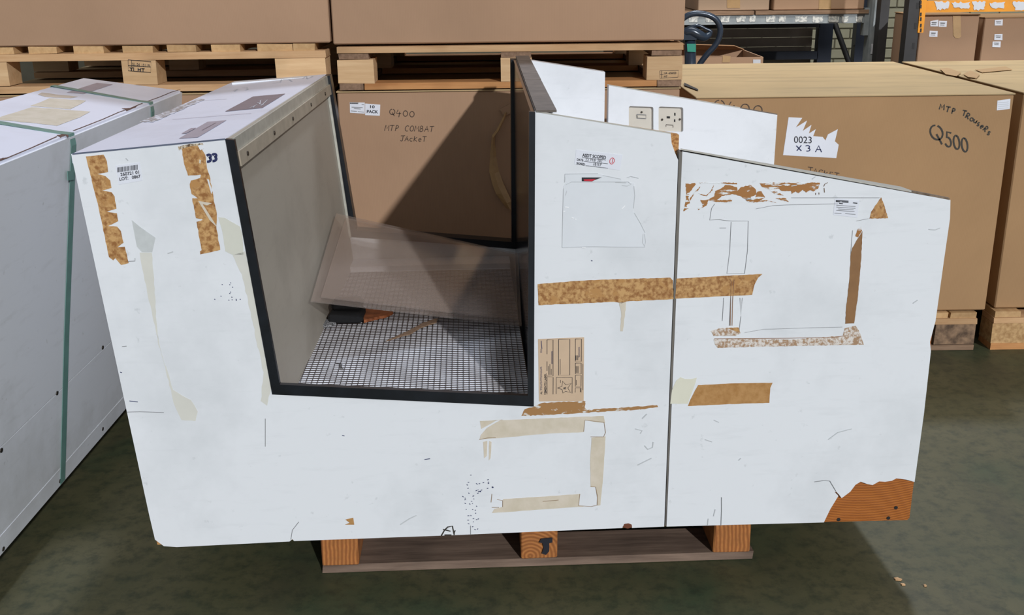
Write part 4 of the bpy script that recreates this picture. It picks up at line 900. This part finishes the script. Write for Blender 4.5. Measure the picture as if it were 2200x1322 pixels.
for (ua, ub, m_) in ((1758, 1788, M_rackblue), (1838, 1862, M_rackblue)):
    wbox('rear_upright', m_, r1, P7(ua, 90).x, P7(ub, 90).x, RB, RB + .08, 0, 2.2)
link('brace', tube([P7(1786, 30, .03), P7(1826, 140, .03), P7(1850, 210, .03)], .018, 6), M_rackblack, r1)
link('brace', tube([P7(1836, 95, .02), P7(1862, 135, .02)], .014, 6), M_rackblack, r1)
wbox('rear_beam', M_rackblue, r1, P7(1300, 120).x, P7(1757, 120).x, RB, RB + .05, P7(1700, 128).z, P7(1700, 111).z)
wbox('rear_beam', M_rackblack, r1, P7(1300, 120).x, P7(1757, 120).x, RB, RB + .05, P7(1700, 60).z, P7(1700, 48).z)
# grey slatted backing between the rear uprights
for k in range(4):
    va, vb = 62 + k * 20, 81 + k * 20
    wbox('backing_slat', plain('grey_slat', rgb(150, 140, 130), .8, 0, .2, 5), r1, P7(1300, 80).x, P7(1754, 80).x, RB + .1, RB + .12, YP(RB + .1)(1600, vb).z, YP(RB + .1)(1600, va).z)
zt = bz1 + .0235
b1 = carton('shelf carton with brown tape, left of two on the grey rack', P6(1501, 20).x, P6(1654, 20).x, RY + .02, RY + .5, zt, zt + .35, cardboard('greyish_carton', rgb(172, 148, 126)), M_card)  # left carton has its own greyish card colour
b2 = carton('plain shelf carton, right of two on the grey rack beside the upright', P6(1662, 20).x, P6(1856, 20).x, RY + .0, RY + .6, zt, zt + .35, M_card2, M_card, rz=0)
decal('parcel_tape', [(1562, -8), (1590, -8), (1590, 17), (1562, 17)], YP(RY + .02), M_parcel, b1, off=-.002, th=.001)
decal('parcel_tape', [(1760, -8), (1786, -8), (1785, 20), (1759, 20)], YP(RY), M_parcel, b2, off=-.002, th=.001)
# open carton on the floor shelf behind the Q500 box
PC = YP(5.3)
x0 = PC(1440, 125).x; x1 = PC(1640, 125).x; z1 = PC(1600, 123).z
oc = thing('cardboard_box', 'open-topped carton behind the Q500 box near the truck handle', 'box', ((x0 + x1) / 2, 5.5, 0))
for a in ((x0, x1, 5.3, 5.306, .0, z1), (x0, x1, 5.75, 5.756, 0, z1), (x0, x0 + .006, 5.307, 5.749, 0, z1), (x1 - .006, x1, 5.307, 5.749, 0, z1)): wbox('box_wall', M_card2, oc, *a)
link('flap', slab([Vector((x0, 5.752, z1)), Vector((x1, 5.752, z1)), Vector((x1 - .08, 5.62, z1 + .03)), Vector((x0 + .05, 5.60, z1 + .045))], UP * .004), M_cardflap, oc)
decal('parcel_tape', [(1553, 119), (1570, 121), (1568, 134), (1552, 134)], PC, M_parcel, oc, off=-.002, th=.001)
decal('carton_label', [(1618, 128), (1634, 128), (1634, 140), (1618, 140)], PC, M_paper2, oc, off=-.002, th=.001)
# pallet truck handle
PT = YP(4.95)
pt = thing('pallet_truck', 'dark blue pallet truck handle rising behind the boxes', 'pallet truck', PT(1485, 140))
ptb = pt.location.copy()
loop = [(1452, 60), (1462, 45), (1478, 33), (1497, 29), (1520, 32), (1538, 42), (1547, 60), (1545, 80), (1536, 98), (1520, 116), (1506, 134), (1490, 160)]
link('steering_loop', tube(smooth([PT(u, v) for u, v in loop], 6), .0135, 10), M_truck, pt)
link('shaft', tube([PT(1483, 78), PT(1483, 200), Vector((PT(1483, 200).x, 4.95, .1))], .026, 10), M_truck, pt)
link('grip', tube(smooth([PT(1466, 76, -.01), PT(1474, 70, -.02), PT(1486, 68, -.02), PT(1502, 76, -.02), PT(1514, 80, -.01), PT(1526, 72, 0)], 5), [.012 + .012 * math.sin(math.pi * min(1, i / 25)) for i in range(26)], 10), M_truck, pt, True, 'moulded control grip')
link('grip', tube(smooth([PT(1462, 68), PT(1478, 60), PT(1500, 55), PT(1516, 62), PT(1528, 68), PT(1524, 76)], 5), .007, 8), M_truck, pt, True, 'release lever')
link('hub', slab([PT(u, v, -.035) for u, v in ((1464, 72), (1500, 74), (1496, 86), (1466, 86))], Vector((0, .06, 0))), M_truck, pt)
link('sticker', slab([PT(u, v, -.03) for u, v in ((1476, 94), (1495, 94), (1495, 112), (1477, 111))], Vector((0, .004, 0))), M_teal, pt, True, 'green sticker')
# truck base on the floor so it stands
tx = PT(1483, 200).x
link('chassis', boxm(tx - .15, tx + .15, 4.85, 5.1, .03, .16, .02), M_truck, pt)
# orange rack at the right
R2 = 5.6; PR = YP(R2)
r2 = thing('storage_rack', 'racking with an orange beam covered in torn labels and a black upright', 'rack', (3.0, R2, 0))
ob = wbox('beam', M_orange, r2, PR(1988, 14).x, PR(2300, 14).x, R2 + .01, R2 + .06, PR(2080, 26).z, PR(2080, 1).z)
con = wbox('beam_connector', M_orange, r2, PR(1975, 30).x, PR(1987, 30).x, R2 - .006, R2 + .06, PR(1975, 70).z, PR(1975, -20).z)
for v in (5, 14, 31, 41, 55, 65): 
    c = PR(1978.5, v, -.008); link('slot', boxm(c.x - .004, c.x + .004, R2 - .0075, R2 - .0063, c.z - .009, c.z + .009), M_hole, con)
upb = wbox('upright', M_rackblack, r2, PR(1948, 60).x, PR(1974, 60).x, R2, R2 + .07, 0, 2.3)
for k in range(7):
    z = .7 + k * .1; xc = PR(1967, 60).x; wbox('slot', M_hole, upb, xc - .008, xc + .004, R2 - .001, R2 + .0005, z, z + .03)
for k, (a, b_) in enumerate(((2007, 2040), (2044, 2084), (2088, 2118), (2126, 2160), (2176, 2215))):
    decal('label_remnant', [(a, 3 + (k % 2) * 3), (b_, 4), (b_ - 3, 18 + (k % 3)), (a + 5, 22 - (k % 2) * 6)], YP(R2 + .01), MATS['white_paper_dim'], ob, off=-.002, th=.001, amp=2.2, step=4)
wbox('rear_upright', M_rackblack, r2, PR(1948, 60).x, PR(1968, 60).x, R2 + .42, R2 + .49, 0, 2.3)
zs = .35
wbox('shelf_board', M_oldx, r2, PR(1988, 60).x, 4.6, R2 + .07, R2 + .49, zs - .02, zs)
zt2 = PR(2040, 33).z
c1 = carton('racked carton with three white labels, left of two under the orange beam', PR(1984, 80).x, PR(2110, 80).x, R2 + .06, R2 + .45, zs + .001, zt2, M_card2, M_card)
c2 = carton('racked carton at the right edge under the orange beam', PR(2124, 80).x, PR(2124, 80).x + .42, R2 + .07, R2 + .45, zs + .001, PR(2150, 38).z, M_card2, M_card)
PC1 = YP(R2 + .06); PC2 = YP(R2 + .07)
Z6 = lambda l: zo(l, 6.609, 1880, 0)
for l in ([(785, 300), (900, 280), (895, 375), (785, 375)], [(908, 295), (1022, 297), (1015, 382), (903, 380)], [(775, 435), (890, 440), (885, 525), (768, 522)]):
    q = decal('shipping_label', Z6(l), PC1, M_paper, c1, off=-.002, th=.001)
    cx = sum(p[0] for p in l) / 4; cy = sum(p[1] for p in l) / 4
    print_lines('fine_print', [Z6([(cx - 35, cy - 15), (cx + 35, cy - 13)]), Z6([(cx - 30, cy - 7), (cx + 30, cy - 5)]), Z6([(cx - 38, cy + 15), (cx + 25, cy + 17)])], .003, PC1, M_scuff, q, -.0035)
for l in ([(1700, 285), (1815, 275), (1810, 362), (1697, 362)], [(1697, 485), (1810, 482), (1808, 570), (1692, 568)], [(1670, 590), (1785, 588), (1780, 672), (1665, 668)]):
    q = decal('shipping_label', Z6(l), PC2, M_paper, c2, off=-.002, th=.001)
    cx = sum(p[0] for p in l) / 4; cy = sum(p[1] for p in l) / 4
    print_lines('fine_print', [Z6([(cx - 35, cy - 18), (cx + 35, cy - 16)]), Z6([(cx - 30, cy + 3), (cx + 30, cy + 5)])], .003, PC2, M_scuff, q, -.0035)
decal('parcel_tape', Z6([(1105, 215), (1215, 215), (1220, 520), (1190, 545), (1140, 540), (1110, 500)]), PC1, M_parcel, c1, off=-.002, th=.001)

# ============================================================ SMALL THINGS
# acrylic sheets leaning in the opening
L0 = wall_pl(667, 649, .012); L1 = wall_pl(722, 461, .012)
R0 = ZP(ZM + .012)(1120, 702)
sh_pl = plane3(L0, L1, R0)
if sh_pl.n.z < 0: sh_pl.n = -sh_pl.n
R1 = sh_pl(1112, 547)
print('sheet', L0, L1, R0, R1)
e1 = thing('acrylic_sheet', 'scuffed clear acrylic sheet leaning across the opening, lower of two', 'sheet', R0)
link('sheet', slab([L0, L1, R1, R0], sh_pl.n * .004), M_acrylic, e1)
for o_ in (e1,):
    pass
S0, S1, S2, S3 = sh_pl(689, 640, .009), sh_pl(742, 470, .009), sh_pl(1106, 549, .009), sh_pl(1112, 690, .009)
e2 = thing('acrylic_sheet', 'smaller clear acrylic sheet lying on top of the leaning sheet', 'sheet', S3)
link('sheet', slab([S0, S1, S2, S3], sh_pl.n * .0035), M_acrylic, e2)
# black foam roll, scraps on the mesh
MP = ZP(ZM + .001)
fb = MP(703, 697); fe = MP(778, 697)
ft = thing('foam_block', 'black foam block in the mesh corner under the acrylic sheets', 'foam', (fb + fe) / 2)
a0 = MP(705, 697) + Vector((0, .0, 0))
link('foam', boxm(a0.x, MP(778, 698).x, a0.y, a0.y + .08, ZM + .001, ZM + .026, .006), M_foam, ft)
link('foam', boxm(a0.x + .005, MP(778, 698).x - .005, a0.y + .03, a0.y + .09, ZM + .0265, ZM + .052, .008), M_foam, ft, True, 'upper fold of foam')
def floorpiece(name, label, cat, pts, z, mat, th=.003, amp=.0, bend=.0):
    pl = ZP(z); 
    if amp: pts = jag(pts, amp, 5)
    P = [pl(u, v) for u, v in pts]; t = thing(name, label, cat, P[0]); link('piece', slab(P, UP * th), mat, t); return t
floorpiece('leather_scrap', 'crumpled orange-brown scrap beside the black foam block', 'scrap', [(779, 668), (845, 675), (832, 682), (800, 690), (782, 694)], ZM + .0015, M_rust, .008, .8)
floorpiece('cardboard_strip', 'long torn brown cardboard strip lying on the wire mesh', 'scrap', [(829, 735), (870, 716), (880, 712), (910, 695), (940, 686), (938, 694), (905, 705), (880, 720), (862, 724)], ZM + .0015, plain('torn_card_strip', rgb(134, 108, 86), .8), .003, .5)
du = floorpiece('dust_clump', 'grey dust clump in the left corner of the mesh', 'dust', [(692, 695), (700, 690), (722, 697), (712, 703), (692, 704)], ZM + .0015, M_dust, .006, 1.2); du['kind'] = 'stuff'
cp = thing('bent_wire_clip', 'small bent wire clip lying on the mesh near its front left', 'clip', MP(728, 785))
link('wire', tube([MP(722, 781), MP(731, 781), MP(735, 783), MP(733, 787), MP(737, 793)], .0009, 6), M_screw, cp)
link('wire', tube([MP(728, 782), MP(734, 792)], .0009, 6), M_screw, cp)
# splinters on the floor
FZ = ZP(.0005)
spl = thing('wood_splinter', 'larger pale wood splinter on the floor, lower right', 'splinter', FZ(1928, 1246))
link('splinter', slab([FZ(u, v) for u, v in ((1920, 1244), (1928, 1243), (1938, 1247), (1935, 1249), (1924, 1248))], UP * .003), M_woodx, spl)
spl2 = thing('wood_splinter', 'small wood splinter just below the larger splinter', 'splinter', FZ(1939, 1257))
link('splinter', slab([FZ(u, v) for u, v in ((1934, 1256), (1942, 1256), (1945, 1259), (1938, 1259))], UP * .003), M_woodx, spl2)
spl3 = thing('wood_splinter', 'tiny wood splinter right of the other two', 'splinter', FZ(1987, 1260))
link('splinter', slab([FZ(u, v) for u, v in ((1984, 1259), (1988, 1258), (1991, 1261), (1986, 1262))], UP * .003), M_woodx, spl3)
